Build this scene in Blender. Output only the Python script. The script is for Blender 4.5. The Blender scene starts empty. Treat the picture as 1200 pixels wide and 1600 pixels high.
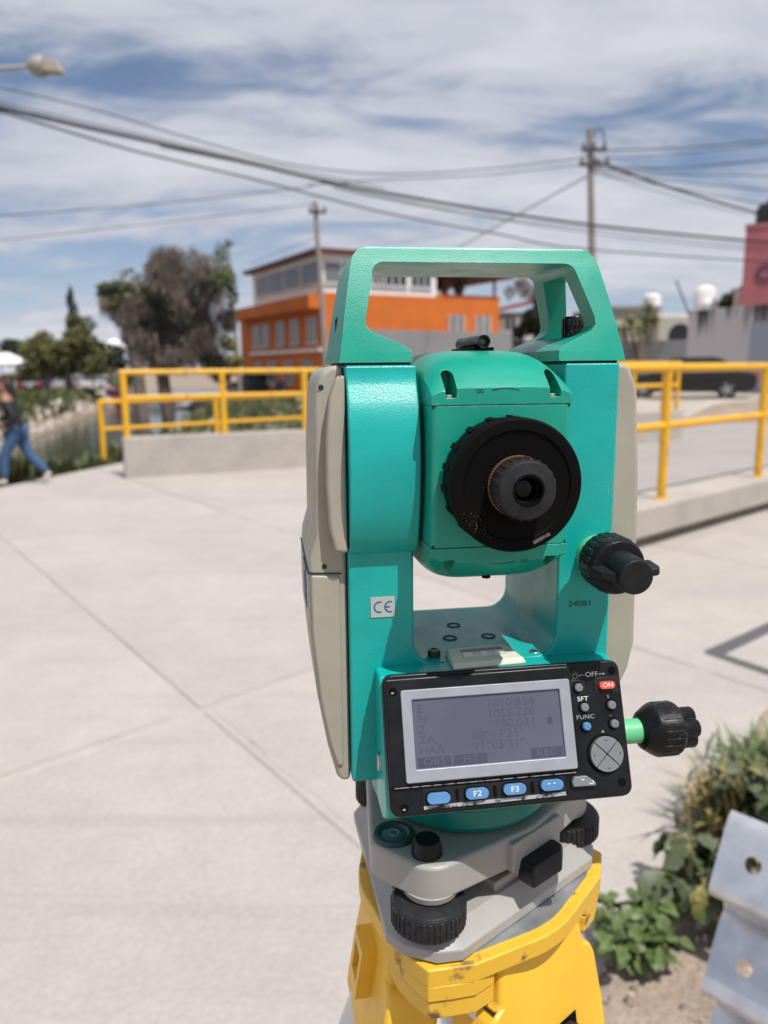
import bpy, bmesh, math, random
from mathutils import Vector, Matrix, Quaternion
random.seed(7)
R = math.radians
scene = bpy.context.scene
COL = scene.collection

# ------------------------------------------------------------------ camera
F, H, PITCH, ROLL = 1200.0, 1.6, R(10.5), R(0.6)      # focal length in photo pixels, eye height
_f = Vector((0, math.cos(PITCH), -math.sin(PITCH)))
_u = Vector((0, math.sin(PITCH), math.cos(PITCH)))
_r = Vector((1, 0, 0))
CR = _r*math.cos(ROLL) - _u*math.sin(ROLL)
CU = _u*math.cos(ROLL) + _r*math.sin(ROLL)
CAM = Vector((0, 0, H))
cam_data = bpy.data.cameras.new('camera')
cam = bpy.data.objects.new('camera', cam_data)
COL.objects.link(cam)
m = Matrix.Identity(4)
for i in range(3):
    m[i][0], m[i][1], m[i][2], m[i][3] = CR[i], CU[i], -_f[i], CAM[i]
cam.matrix_world = m
cam_data.sensor_fit = 'VERTICAL'
cam_data.sensor_height = 36.0
cam_data.sensor_width = 27.0
cam_data.lens = 27.0
cam_data.clip_start = 0.02
cam_data.clip_end = 3000
cam_data.dof.use_dof = True
cam_data.dof.focus_distance = 0.372
cam_data.dof.aperture_fstop = 9.0
scene.camera = cam

# ------------------------------------------------------------------ light
SUN = Vector((0.672, -0.910, 2.2)).normalized()       # towards the sun
el = math.asin(SUN.z)
az = math.atan2(SUN.x, SUN.y)
world = bpy.data.worlds.new('World')
scene.world = world
world.use_nodes = True
nt = world.node_tree
nt.nodes.clear()
N, L = nt.nodes.new, nt.links.new
wout = N('ShaderNodeOutputWorld'); bg = N('ShaderNodeBackground')
sky = N('ShaderNodeTexSky'); sky.sky_type = 'NISHITA'; sky.sun_disc = False
sky.sun_elevation = el; sky.sun_rotation = az; sky.altitude = 1800; sky.air_density = 1.0
sky.dust_density = 0.6; sky.ozone_density = 1.5
tc = N('ShaderNodeTexCoord'); sep = N('ShaderNodeSeparateXYZ')
L(tc.outputs['Generated'], sep.inputs[0])
zc = N('ShaderNodeMath'); zc.operation = 'MAXIMUM'; zc.inputs[1].default_value = 0.0; L(sep.outputs['Z'], zc.inputs[0])
za = N('ShaderNodeMath'); za.operation = 'ADD'; za.inputs[1].default_value = 0.16; L(zc.outputs[0], za.inputs[0])
dx = N('ShaderNodeMath'); dx.operation = 'DIVIDE'; L(sep.outputs['X'], dx.inputs[0]); L(za.outputs[0], dx.inputs[1])
dy = N('ShaderNodeMath'); dy.operation = 'DIVIDE'; L(sep.outputs['Y'], dy.inputs[0]); L(za.outputs[0], dy.inputs[1])
cmb = N('ShaderNodeCombineXYZ'); L(dx.outputs[0], cmb.inputs[0]); L(dy.outputs[0], cmb.inputs[1])
def cloud_layer(scale, rot, stretch, seed, detail, dist):
    mp = N('ShaderNodeMapping'); mp.inputs['Rotation'].default_value = (0, 0, rot)
    mp.inputs['Scale'].default_value = (scale*stretch, scale, 1); mp.inputs['Location'].default_value = (seed, seed*0.37, 0)
    L(cmb.outputs[0], mp.inputs[0])
    n = N('ShaderNodeTexNoise'); n.inputs['Scale'].default_value = 1.0; n.inputs['Detail'].default_value = detail
    n.inputs['Roughness'].default_value = 0.58; n.inputs['Distortion'].default_value = dist
    L(mp.outputs[0], n.inputs['Vector'])
    return n.outputs['Fac']
c1 = cloud_layer(0.95, R(-55), 0.34, 11.5, 7, 0.5)       # broad bands
c2 = cloud_layer(3.6, R(20), 0.6, 8.3, 6, 0.7)          # mackerel puffs
mx = N('ShaderNodeMath'); mx.operation = 'MULTIPLY_ADD'; mx.inputs[1].default_value = 0.36; L(c2, mx.inputs[0])
m8 = N('ShaderNodeMath'); m8.operation = 'MULTIPLY'; m8.inputs[1].default_value = 0.75; L(c1, m8.inputs[0]); L(m8.outputs[0], mx.inputs[2])
ramp = N('ShaderNodeValToRGB'); ramp.color_ramp.interpolation = 'EASE'
ramp.color_ramp.elements[0].position = 0.415; ramp.color_ramp.elements[0].color = (0, 0, 0, 1)
ramp.color_ramp.elements[1].position = 0.575; ramp.color_ramp.elements[1].color = (1, 1, 1, 1)
L(mx.outputs[0], ramp.inputs[0])
thick = N('ShaderNodeValToRGB')                          # thicker cloud is whiter
thick.color_ramp.elements[0].position = 0.42; thick.color_ramp.elements[0].color = (3.9, 4.3, 5.5, 1)
thick.color_ramp.elements[1].position = 0.66; thick.color_ramp.elements[1].color = (6.9, 7.05, 7.6, 1)
L(mx.outputs[0], thick.inputs[0])
cmul = N('ShaderNodeMath'); cmul.operation = 'MULTIPLY_ADD'; cmul.inputs[1].default_value = 0.90; cmul.inputs[2].default_value = 0.08; L(ramp.outputs[0], cmul.inputs[0])
hz = N('ShaderNodeMapRange'); hz.interpolation_type = 'SMOOTHSTEP'; hz.inputs['From Min'].default_value = 0.0; hz.inputs['From Max'].default_value = 0.30
hz.inputs['To Min'].default_value = 0.62; hz.inputs['To Max'].default_value = 0.0; L(zc.outputs[0], hz.inputs[0])      # horizon haze painted into the sky colour low down
hm = N('ShaderNodeMath'); hm.operation = 'MAXIMUM'; L(cmul.outputs[0], hm.inputs[0]); L(hz.outputs[0], hm.inputs[1])
mix = N('ShaderNodeMix'); mix.data_type = 'RGBA'
L(hm.outputs[0], mix.inputs['Factor']); L(sky.outputs[0], mix.inputs['A']); L(thick.outputs[0], mix.inputs['B'])
L(mix.outputs['Result'], bg.inputs['Color']); bg.inputs['Strength'].default_value = 0.108
L(bg.outputs[0], wout.inputs['Surface'])
sun_d = bpy.data.lights.new('sun', 'SUN'); sun_d.energy = 5.0; sun_d.angle = R(0.55); sun_d.color = (1, 0.955, 0.89)
sun = bpy.data.objects.new('sun', sun_d); COL.objects.link(sun)
sun.rotation_euler = (-SUN).to_track_quat('-Z', 'Y').to_euler()
sun.location = (4, -6, 12)
scene.view_settings.view_transform = 'Standard'
scene.view_settings.look = 'None'
scene.view_settings.exposure = -0.12
scene.view_settings.gamma = 1.0
scene.view_settings.use_curve_mapping = False

# ------------------------------------------------------------------ helpers
def ray(u, v): return _f + CR*((u-600)/F) + CU*((800-v)/F)
def G(u, v, z=0.0):
    d = ray(u, v); return CAM + d*((z-H)/d.z)
def AT(u, v, y):
    d = ray(u, v); return CAM + d*(y/d.y)

def material(name, col, rough=0.6, metal=0.0, var=0.0, vscale=8.0, bump=0.0, bscale=40.0, bdist=0.002,
             col2=None, coords='Object', detail=5, spec=0.5, coat=0.0, ramp=(0.35, 0.65)):
    mt = bpy.data.materials.new(name); mt.use_nodes = True
    t = mt.node_tree; b = t.nodes['Principled BSDF']
    b.inputs['Base Color'].default_value = (*col, 1); b.inputs['Roughness'].default_value = rough
    b.inputs['Metallic'].default_value = metal; b.inputs['Specular IOR Level'].default_value = spec
    b.inputs['Coat Weight'].default_value = coat
    c = t.nodes.new('ShaderNodeTexCoord')
    if var or col2:
        n = t.nodes.new('ShaderNodeTexNoise'); n.inputs['Scale'].default_value = vscale; n.inputs['Detail'].default_value = detail
        t.links.new(c.outputs[coords], n.inputs['Vector'])
        r = t.nodes.new('ShaderNodeValToRGB')
        a = [x*(1-var) for x in col]; z = [min(1, x*(1+var)) for x in col] if col2 is None else list(col2)
        if col2 is not None: a = list(col)
        r.color_ramp.elements[0].position = ramp[0]; r.color_ramp.elements[0].color = (*a, 1)
        r.color_ramp.elements[1].position = ramp[1]; r.color_ramp.elements[1].color = (*z, 1)
        t.links.new(n.outputs['Fac'], r.inputs[0]); t.links.new(r.outputs[0], b.inputs['Base Color'])
    if bump:
        n = t.nodes.new('ShaderNodeTexNoise'); n.inputs['Scale'].default_value = bscale; n.inputs['Detail'].default_value = 4
        t.links.new(c.outputs[coords], n.inputs['Vector'])
        bp = t.nodes.new('ShaderNodeBump'); bp.inputs['Strength'].default_value = bump; bp.inputs['Distance'].default_value = bdist
        t.links.new(n.outputs['Fac'], bp.inputs['Height']); t.links.new(bp.outputs[0], b.inputs['Normal'])
    return mt

def wear(mt, col, radius=0.0012, lo=0.985, hi=0.88, nscale=140, amount=1.0, rough=0.5, dust=None, dscale=900):
    """rubbed edges (where the surface turns sharply) broken up by noise, and optional dust specks"""
    t = mt.node_tree; n, l = t.nodes.new, t.links.new; b = t.nodes['Principled BSDF']
    be = n('ShaderNodeBevel'); be.samples = 4; be.inputs['Radius'].default_value = radius
    ge = n('ShaderNodeNewGeometry'); dt = n('ShaderNodeVectorMath'); dt.operation = 'DOT_PRODUCT'; l(be.outputs[0], dt.inputs[0]); l(ge.outputs['Normal'], dt.inputs[1])
    mr = n('ShaderNodeMapRange'); mr.inputs['From Min'].default_value = lo; mr.inputs['From Max'].default_value = hi; l(dt.outputs['Value'], mr.inputs[0])
    c = n('ShaderNodeTexCoord'); no = n('ShaderNodeTexNoise'); no.inputs['Scale'].default_value = nscale; no.inputs['Detail'].default_value = 8; no.inputs['Roughness'].default_value = 0.7; l(c.outputs['Object'], no.inputs['Vector'])
    nr = n('ShaderNodeMapRange'); nr.inputs['From Min'].default_value = 0.50; nr.inputs['From Max'].default_value = 0.60; nr.inputs['To Max'].default_value = amount; l(no.outputs['Fac'], nr.inputs[0])
    mu = n('ShaderNodeMath'); mu.operation = 'MULTIPLY'; l(mr.outputs[0], mu.inputs[0]); l(nr.outputs[0], mu.inputs[1]); fac = mu.outputs[0]
    if dust:
        d2 = n('ShaderNodeTexNoise'); d2.inputs['Scale'].default_value = dscale; d2.inputs['Detail'].default_value = 3; l(c.outputs['Object'], d2.inputs['Vector'])
        d3 = n('ShaderNodeTexNoise'); d3.inputs['Scale'].default_value = 28; d3.inputs['Detail'].default_value = 3; l(c.outputs['Object'], d3.inputs['Vector'])
        r2 = n('ShaderNodeMapRange'); r2.inputs['From Min'].default_value = 0.69; r2.inputs['From Max'].default_value = 0.76; r2.inputs['To Max'].default_value = dust; l(d2.outputs['Fac'], r2.inputs[0])
        r3 = n('ShaderNodeMapRange'); r3.inputs['From Min'].default_value = 0.45; r3.inputs['From Max'].default_value = 0.65; l(d3.outputs['Fac'], r3.inputs[0])
        m2 = n('ShaderNodeMath'); m2.operation = 'MULTIPLY'; l(r2.outputs[0], m2.inputs[0]); l(r3.outputs[0], m2.inputs[1])
        m3 = n('ShaderNodeMath'); m3.operation = 'MAXIMUM'; l(fac, m3.inputs[0]); l(m2.outputs[0], m3.inputs[1]); fac = m3.outputs[0]
    mx_ = n('ShaderNodeMix'); mx_.data_type = 'RGBA'; l(fac, mx_.inputs['Factor']); mx_.inputs['B'].default_value = (*col, 1)
    src = b.inputs['Base Color']
    if src.is_linked: l(src.links[0].from_socket, mx_.inputs['A'])
    else: mx_.inputs['A'].default_value = src.default_value
    l(mx_.outputs['Result'], src)
    # smudges change the gloss
    d4 = n('ShaderNodeTexNoise'); d4.inputs['Scale'].default_value = 45; d4.inputs['Detail'].default_value = 5; l(c.outputs['Object'], d4.inputs['Vector'])
    r4 = n('ShaderNodeMapRange'); r0 = b.inputs['Roughness'].default_value; r4.inputs['From Min'].default_value = 0.3; r4.inputs['From Max'].default_value = 0.7; r4.inputs['To Min'].default_value = r0*0.8; r4.inputs['To Max'].default_value = min(1, r0*1.35); l(d4.outputs['Fac'], r4.inputs[0]); l(r4.outputs[0], b.inputs['Roughness'])
    return mt

class B:
    """collects vertices and faces; s scales, off shifts every point added"""
    def __init__(self, s=1.0, off=(0, 0, 0)):
        self.v, self.f, self.s, self.o = [], [], s, Vector(off)
        self.M = Matrix.Identity(4)
    def add(self, vs, fs):
        k = len(self.v)
        for p in vs:
            p = self.M @ Vector(p)
            self.v.append(((p.x+self.o.x)*self.s, (p.y+self.o.y)*self.s, (p.z+self.o.z)*self.s))
        for f in fs: self.f.append([i+k for i in f])
        return self
    def box(self, c, d, rot=None):
        x, y, z = d[0]/2, d[1]/2, d[2]/2
        vs = [Vector(p) for p in ((-x,-y,-z),(x,-y,-z),(x,y,-z),(-x,y,-z),(-x,-y,z),(x,-y,z),(x,y,z),(-x,y,z))]
        if rot is not None: vs = [rot @ p for p in vs]
        vs = [p+Vector(c) for p in vs]
        return self.add(vs, [(0,3,2,1),(4,5,6,7),(0,1,5,4),(1,2,6,5),(2,3,7,6),(3,0,4,7)])
    def prism(self, pts, a, b, plane='xz'):
        """outline extruded from a to b along the third axis"""
        def P(p, t):
            return {'xz': (p[0], t, p[1]), 'yz': (t, p[0], p[1]), 'xy': (p[0], p[1], t)}[plane]
        n = len(pts)
        ar = sum(pts[i][0]*pts[(i+1) % n][1]-pts[(i+1) % n][0]*pts[i][1] for i in range(n))
        if ar < 0: pts = pts[::-1]
        vs = [P(p, a) for p in pts]+[P(p, b) for p in pts]
        fs = [list(range(n)), list(range(2*n-1, n-1, -1))]+[(i, i+n, (i+1) % n+n, (i+1) % n) for i in range(n)]
        return self.add(vs, fs)          # windings made consistent when built
    def loft(self, loops, cap=True):
        n = len(loops[0]); vs = [p for l in loops for p in l]; fs = []
        for k in range(len(loops)-1):
            for i in range(n):
                j = (i+1) % n; fs.append((k*n+i, k*n+j, (k+1)*n+j, (k+1)*n+i))
        if cap: fs += [list(range(n-1, -1, -1)), [(len(loops)-1)*n+i for i in range(n)]]
        return self.add(vs, fs)
    def lathe(self, prof, seg=32, c=(0, 0, 0), axis='z', cap=True):
        """prof: list of (radius, position along axis)"""
        loops = []
        for r, t in prof:
            l = []
            for i in range(seg):
                a = 2*math.pi*i/seg; p, q = r*math.cos(a), r*math.sin(a)
                x = {'z': (p, q, t), 'y': (p, t, q), 'x': (t, p, q)}[axis]
                l.append((x[0]+c[0], x[1]+c[1], x[2]+c[2]))
            loops.append(l)
        return self.loft(loops, cap)
    def tube(self, pts, r, seg=8, cap=True):
        pts = [Vector(p) for p in pts]; loops = []; up = Vector((0, 0, 1))
        rr = r if isinstance(r, (list, tuple)) else [r]*len(pts)
        for i, p in enumerate(pts):
            d = (pts[min(i+1, len(pts)-1)]-pts[max(i-1, 0)]).normalized()
            e = d.cross(up)
            if e.length < 0.1: e = d.cross(Vector((0, 1, 0)))
            e.normalize(); g = d.cross(e)
            loops.append([p+(e*math.cos(2*math.pi*k/seg)+g*math.sin(2*math.pi*k/seg))*rr[i] for k in range(seg)])
        return self.loft(loops, cap)
    def ribs(self, n, r, t0, t1, w, h, c=(0, 0, 0), axis='y', a0=0.0):
        for i in range(n):
            a = 2*math.pi*i/n+a0
            if axis == 'y':
                rot = Matrix.Rotation(-a, 3, 'Y'); p = Vector((math.cos(a)*r, (t0+t1)/2, math.sin(a)*r)); d = (h, abs(t1-t0), w)
            elif axis == 'x':
                rot = Matrix.Rotation(a, 3, 'X'); p = Vector(((t0+t1)/2, math.cos(a)*r, math.sin(a)*r)); d = (abs(t1-t0), h, w)
            else:
                rot = Matrix.Rotation(a, 3, 'Z'); p = Vector((math.cos(a)*r, math.sin(a)*r, (t0+t1)/2)); d = (h, w, abs(t1-t0))
            self.box(p+Vector(c), d, rot)
        return self
    def mesh(self, name, smooth=35, fix=True):
        me = bpy.data.meshes.new(name); me.from_pydata(self.v, [], self.f)
        if fix:
            bm = bmesh.new(); bm.from_mesh(me); bmesh.ops.recalc_face_normals(bm, faces=bm.faces); bm.to_mesh(me); bm.free()
        if smooth:
            me.polygons.foreach_set('use_smooth', [True]*len(me.polygons)); me.set_sharp_from_angle(angle=R(smooth))
        me.update(); return me

def link(name, me, mat=None, parent=None, loc=None):
    o = bpy.data.objects.new(name, me); COL.objects.link(o)
    if mat is not None:
        me.materials.clear()
        for k in (mat if isinstance(mat, (list, tuple)) else [mat]): me.materials.append(k)
    if parent is not None: o.parent = parent
    if loc is not None: o.location = loc
    return o
def part(name, b, mat, parent=None, smooth=35, bevel=0.0, seg=2, fix=True):
    o = link(name, b.mesh(name, smooth, fix), mat, parent)
    if bevel:
        md = o.modifiers.new('bevel', 'BEVEL'); md.width = bevel; md.segments = seg; md.limit_method = 'ANGLE'; md.angle_limit = R(32)
        md.harden_normals = True
    return o
def cut(o, cutters, smooth=32):
    """subtracts closed builders from a mesh object, leaves a plain mesh"""
    me = o.data
    for c in cutters:
        co = link('cutter', c.mesh('cutter', 0)); co.parent = o.parent; md = o.modifiers.new('cut', 'BOOLEAN'); md.object = co; md.operation = 'DIFFERENCE'; md.solver = 'EXACT'
        dg = bpy.context.evaluated_depsgraph_get(); dg.update()
        new = bpy.data.meshes.new_from_object(o.evaluated_get(dg))
        o.modifiers.clear(); o.data = new; bpy.data.objects.remove(co)
    me2 = o.data; me2.name = me.name
    me2.polygons.foreach_set('use_smooth', [True]*len(me2.polygons)); me2.set_sharp_from_angle(angle=R(smooth))
def thing(name, label, cat, loc=(0, 0, 0), rz=0.0, group=None):
    o = bpy.data.objects.new(name, None); COL.objects.link(o); o.location = loc; o.rotation_euler = (0, 0, rz); o.empty_display_size = 0.1
    return tag(o, label, cat, group)
def tag(o, label=None, cat=None, group=None, kind=None):
    if label: o['label'] = label
    if cat: o['category'] = cat
    if group: o['group'] = group
    if kind: o['kind'] = kind
    return o
def text(name, s, size, mat, parent, M, align='CENTER', extrude=0.0, sx=1.0):
    cu = bpy.data.curves.new('t', 'FONT'); cu.body = s; cu.size = size; cu.align_x = align; cu.align_y = 'CENTER'; cu.extrude = extrude; cu.resolution_u = 3
    to = bpy.data.objects.new('t', cu); COL.objects.link(to)
    dg = bpy.context.evaluated_depsgraph_get(); dg.update()
    me = bpy.data.meshes.new_from_object(to.evaluated_get(dg)); bpy.data.objects.remove(to)
    me.transform(M @ Matrix.Diagonal((sx, 1, 1, 1))); me.name = name
    return link(name, me, mat, parent)
def hull(pts):
    pts = sorted(set((round(p[0], 5), round(p[1], 5)) for p in pts)); lo = []; hi = []
    for p in pts:
        while len(lo) > 1 and (lo[-1][0]-lo[-2][0])*(p[1]-lo[-2][1])-(lo[-1][1]-lo[-2][1])*(p[0]-lo[-2][0]) <= 0: lo.pop()
        lo.append(p)
    for p in reversed(pts):
        while len(hi) > 1 and (hi[-1][0]-hi[-2][0])*(p[1]-hi[-2][1])-(hi[-1][1]-hi[-2][1])*(p[0]-hi[-2][0]) <= 0: hi.pop()
        hi.append(p)
    return lo[:-1]+hi[:-1]
def circ(c, r, n=24): return [(c[0]+r*math.cos(2*math.pi*i/n), c[1]+r*math.sin(2*math.pi*i/n)) for i in range(n)]
def arc(c, r, a0, a1, n=6): return [(c[0]+r*math.cos(R(a0+(a1-a0)*i/n)), c[1]+r*math.sin(R(a0+(a1-a0)*i/n))) for i in range(n+1)]
def clip(poly, p, q):
    """keeps the side to the left of p->q"""
    out = []
    def sd(a): return (q[0]-p[0])*(a[1]-p[1])-(q[1]-p[1])*(a[0]-p[0])
    for i in range(len(poly)):
        a, b = poly[i], poly[(i+1) % len(poly)]; sa, sb = sd(a), sd(b)
        if sa >= 0: out.append(a)
        if sa*sb < 0: t = sa/(sa-sb); out.append((a[0]+(b[0]-a[0])*t, a[1]+(b[1]-a[1])*t))
    return out
# ================================================================== setting
def concrete(name, col, dark, scale, bump=0.5, fine=60.0, coords='Object', grit=0.08):
    mt = bpy.data.materials.new(name); mt.use_nodes = True; t = mt.node_tree; b = t.nodes['Principled BSDF']
    n, l = t.nodes.new, t.links.new
    c = n('ShaderNodeTexCoord'); out = c.outputs[coords]
    a1 = n('ShaderNodeTexNoise'); a1.inputs['Scale'].default_value = scale; a1.inputs['Detail'].default_value = 8; a1.inputs['Roughness'].default_value = 0.62; l(out, a1.inputs['Vector'])
    r1 = n('ShaderNodeValToRGB'); r1.color_ramp.elements[0].position = 0.32; r1.color_ramp.elements[0].color = (*dark, 1)
    r1.color_ramp.elements[1].position = 0.66; r1.color_ramp.elements[1].color = (*col, 1); l(a1.outputs['Fac'], r1.inputs[0])
    a2 = n('ShaderNodeTexNoise'); a2.inputs['Scale'].default_value = fine; a2.inputs['Detail'].default_value = 6; l(out, a2.inputs['Vector'])
    mr = n('ShaderNodeMapRange'); mr.inputs['From Min'].default_value = 0.25; mr.inputs['From Max'].default_value = 0.75; mr.inputs['To Min'].default_value = 1-grit; mr.inputs['To Max'].default_value = 1+grit; l(a2.outputs['Fac'], mr.inputs[0])
    mu = n('ShaderNodeMix'); mu.data_type = 'RGBA'; mu.blend_type = 'MULTIPLY'; mu.inputs['Factor'].default_value = 1.0
    l(r1.outputs[0], mu.inputs['A']); l(mr.outputs[0], mu.inputs['B']); l(mu.outputs['Result'], b.inputs['Base Color'])
    bp = n('ShaderNodeBump'); bp.inputs['Strength'].default_value = bump; bp.inputs['Distance'].default_value = 0.01; l(a2.outputs['Fac'], bp.inputs['Height']); l(bp.outputs[0], b.inputs['Normal'])
    b.inputs['Roughness'].default_value = 0.85; b.inputs['Specular IOR Level'].default_value = 0.25
    return mt
m_slab = concrete('dusty concrete slab', (0.445, 0.405, 0.378), (0.375, 0.343, 0.322), 0.7, 0.5, 45)
def streak(mt, rot):
    # faint trowel and tyre streaks and blotchy stains
    t = mt.node_tree; n, l = t.nodes.new, t.links.new; b = t.nodes['Principled BSDF']; c = n('ShaderNodeTexCoord')
    g = n('ShaderNodeNewGeometry')
    mp = n('ShaderNodeMapping'); mp.inputs['Rotation'].default_value = (0, 0, rot); mp.inputs['Scale'].default_value = (0.22, 7.0, 1); l(g.outputs['Position'], mp.inputs[0])
    a = n('ShaderNodeTexNoise'); a.inputs['Scale'].default_value = 1.0; a.inputs['Detail'].default_value = 7; a.inputs['Roughness'].default_value = 0.65; l(mp.outputs[0], a.inputs['Vector'])
    r = n('ShaderNodeMapRange'); r.inputs['From Min'].default_value = 0.55; r.inputs['From Max'].default_value = 0.75; r.inputs['To Min'].default_value = 1.0; r.inputs['To Max'].default_value = 0.86; l(a.outputs['Fac'], r.inputs[0])
    a2 = n('ShaderNodeTexNoise'); a2.inputs['Scale'].default_value = 5.5; a2.inputs['Detail'].default_value = 8; a2.inputs['Roughness'].default_value = 0.7; l(g.outputs['Position'], a2.inputs['Vector'])
    r2 = n('ShaderNodeMapRange'); r2.inputs['From Min'].default_value = 0.35; r2.inputs['From Max'].default_value = 0.72; r2.inputs['To Min'].default_value = 1.03; r2.inputs['To Max'].default_value = 0.93; l(a2.outputs['Fac'], r2.inputs[0])
    m_ = n('ShaderNodeMath'); m_.operation = 'MULTIPLY'; l(r.outputs[0], m_.inputs[0]); l(r2.outputs[0], m_.inputs[1])
    mu = n('ShaderNodeMix'); mu.data_type = 'RGBA'; mu.blend_type = 'MULTIPLY'; mu.inputs['Factor'].default_value = 1.0
    l(b.inputs['Base Color'].links[0].from_socket, mu.inputs['A']); l(m_.outputs[0], mu.inputs['B']); l(mu.outputs['Result'], b.inputs['Base Color'])
    return mt
streak(m_slab, R(54))
m_wall = concrete('cast concrete parapet', (0.47, 0.425, 0.385), (0.36, 0.33, 0.30), 1.6, 0.4, 25)
m_joint = concrete('joint filler', (0.385, 0.352, 0.327), (0.29, 0.265, 0.247), 3, 0.4, 60)
m_earth = concrete('dry earth', (0.34, 0.275, 0.215), (0.22, 0.175, 0.135), 1.3, 0.8, 14, grit=0.2)
m_road = concrete('worn grey road', (0.36, 0.33, 0.315), (0.30, 0.28, 0.27), 0.6, 0.3, 20)
m_rail = material('yellow rail paint', (0.74, 0.40, 0.014), 0.42, col2=(0.40, 0.19, 0.03), vscale=9, detail=9, ramp=(0.56, 0.78))

def canal_c(y): return -6.9-(y-8)*0.195
def canal_w(y): return 3.0+max(0, y-8)*0.045
def sstep(a, b, x):
    t = min(1, max(0, (x-a)/(b-a))); return t*t*(3-2*t)
def hgt(x, y):
    d = abs(x-canal_c(y)); w = canal_w(y)
    carve = 1-sstep(w-1.9, w+0.2, d)
    carve *= sstep(11.6, 16.0, y)*(1-sstep(120, 150, y))
    z = -0.05-1.75*carve
    z += 0.55*sstep(21, 25, y)*sstep(4.5, 8.5, x)*(1-sstep(60, 90, y))
    if d > w: z += 0.05*math.sin(x*1.7+y*0.9)*sstep(0.5, 3, d-w)*sstep(14, 20, y)*(1-sstep(60, 80, y))
    return z
def levels(*segs):
    out = []
    for a, b, s in segs:
        n = max(1, int(round((b-a)/s))); out += [a+(b-a)*i/n for i in range(n)]
    return out+[segs[-1][1]]
xs = levels((-900, -100, 200), (-100, -40, 15), (-40, -26, 2), (-26, 0, 0.5), (0, 14, 1), (14, 60, 8), (60, 900, 210))
ys = levels((-60, -4, 14), (-4, 6, 2), (6, 30, 0.6), (30, 80, 1.5), (80, 150, 8), (150, 1500, 220))
W = len(xs)
vs = [(x, y, hgt(x, y)) for y in ys for x in xs]
fs = [(j*W+i, j*W+i+1, (j+1)*W+i+1, (j+1)*W+i) for j in range(len(ys)-1) for i in range(W-1)]
gb = B(); gb.add(vs, fs); tag(part('ground', gb, m_earth, fix=False, smooth=60), kind='structure')
wm = material('murky canal water', (0.035, 0.04, 0.024), 0.12, bump=0.3, bscale=1.5, bdist=0.06, spec=0.15)
wb = B()
yy = [3+i*3 for i in range(48)]
wb.add([(canal_c(y)+s*canal_w(y), y, -1.12) for y in yy for s in (-1, 1)], [(2*i, 2*i+1, 2*i+3, 2*i+2) for i in range(len(yy)-1)])
tag(part('water', wb, wm, fix=False, smooth=0), kind='structure')

# pavement slabs: joints run along a (43 deg) and b (-54 deg)
pv = bpy.data.objects.new('pavement', None); COL.objects.link(pv); tag(pv, kind='structure')
av = Vector((math.cos(R(43)), math.sin(R(43)))); bv = Vector((math.cos(R(-54)), math.sin(R(-54))))
J = Vector((-0.91, 3.49)); sa, sb = 2.37, 4.6
def clipped(poly):
    for p, q in (((0.47, 1.68), (1.80, 3.42)), ((-4.6, 14.3), (-5.62, 10.35)), ((-5.62, 10.35), (-7.5, 0)), ((4, 17.4), (-5.6, 13.55))):
        poly = clip(poly, p, q)
        if len(poly) < 3: return []
    return poly
rr = random.Random(11)
for i in range(-4, 6):
    for j in range(-4, 4):
        o = J+av*(sa*i)+bv*(sb*j); g = 0.008
        q = [o+av*g+bv*g, o+av*(sa-g)+bv*g, o+av*(sa-g)+bv*(sb-g), o+av*g+bv*(sb-g)]
        poly = clipped([tuple(p) for p in q])
        if not poly: continue
        fine_ = []
        for k in range(len(poly)):          # uneven, slightly chipped edges
            a_, b_ = Vector(poly[k]), Vector(poly[(k+1) % len(poly)]); m_ = max(1, int((b_-a_).length/0.09)); e_ = Vector((-(b_-a_).y, (b_-a_).x)).normalized() if (b_-a_).length > 1e-6 else Vector((0, 0))
            for q_ in range(m_): fine_.append(tuple(a_+(b_-a_)*(q_/m_)+e_*(abs(rr.gauss(0, 0.0028)) if q_ else 0)+e_*(rr.uniform(0.004, 0.012) if q_ and rr.random() < 0.06 else 0)))
        poly = fine_
        n = len(poly); c = Vector((sum(p[0] for p in poly)/n, sum(p[1] for p in poly)/n))
        top = rr.uniform(-0.0015, 0.002)
        sb_ = B().prism([(p[0]-c.x, p[1]-c.y) for p in poly], -0.16, top, 'xy')
        s_o = part('slab', sb_, m_slab, pv, smooth=0, bevel=0.004, seg=2); s_o.location = (c.x, c.y, 0)
big = clipped([(-14, -6), (9, -6), (9, 18), (-14, 18)])
fl = part('joint_filler', B().prism(big, -0.14, -0.0062, 'xy'), m_joint, pv, smooth=0)
# mortar smeared along the two nearest joints
def ridge(p0, p1, off, n, seed):
    rd = random.Random(seed); d = (p1-p0); e = Vector((-d.y, d.x)).normalized(); b = B(); pr = []
    for k in range(n+1):
        c = p0+d*(k/n)+e*off; w = 0.024*rd.uniform(0.4, 1.3); h = 0.007*rd.uniform(0.3, 1.2)
        pr.append([(c.x-e.x*w, c.y-e.y*w, -0.006), (c.x-e.x*w*0.4, c.y-e.y*w*0.4, h), (c.x+e.x*w*0.4, c.y+e.y*w*0.4, h*0.8), (c.x+e.x*w, c.y+e.y*w, -0.006)])
    return b.loft(pr)
part('mortar_ridge', ridge(J-av*1.6, J+av*2.3, -0.052, 60, 4), m_slab, pv, smooth=60)
part('mortar_ridge', ridge(J-bv*2.0, J+bv*2.4, 0.052, 60, 5), m_slab, pv, smooth=60)
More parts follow.
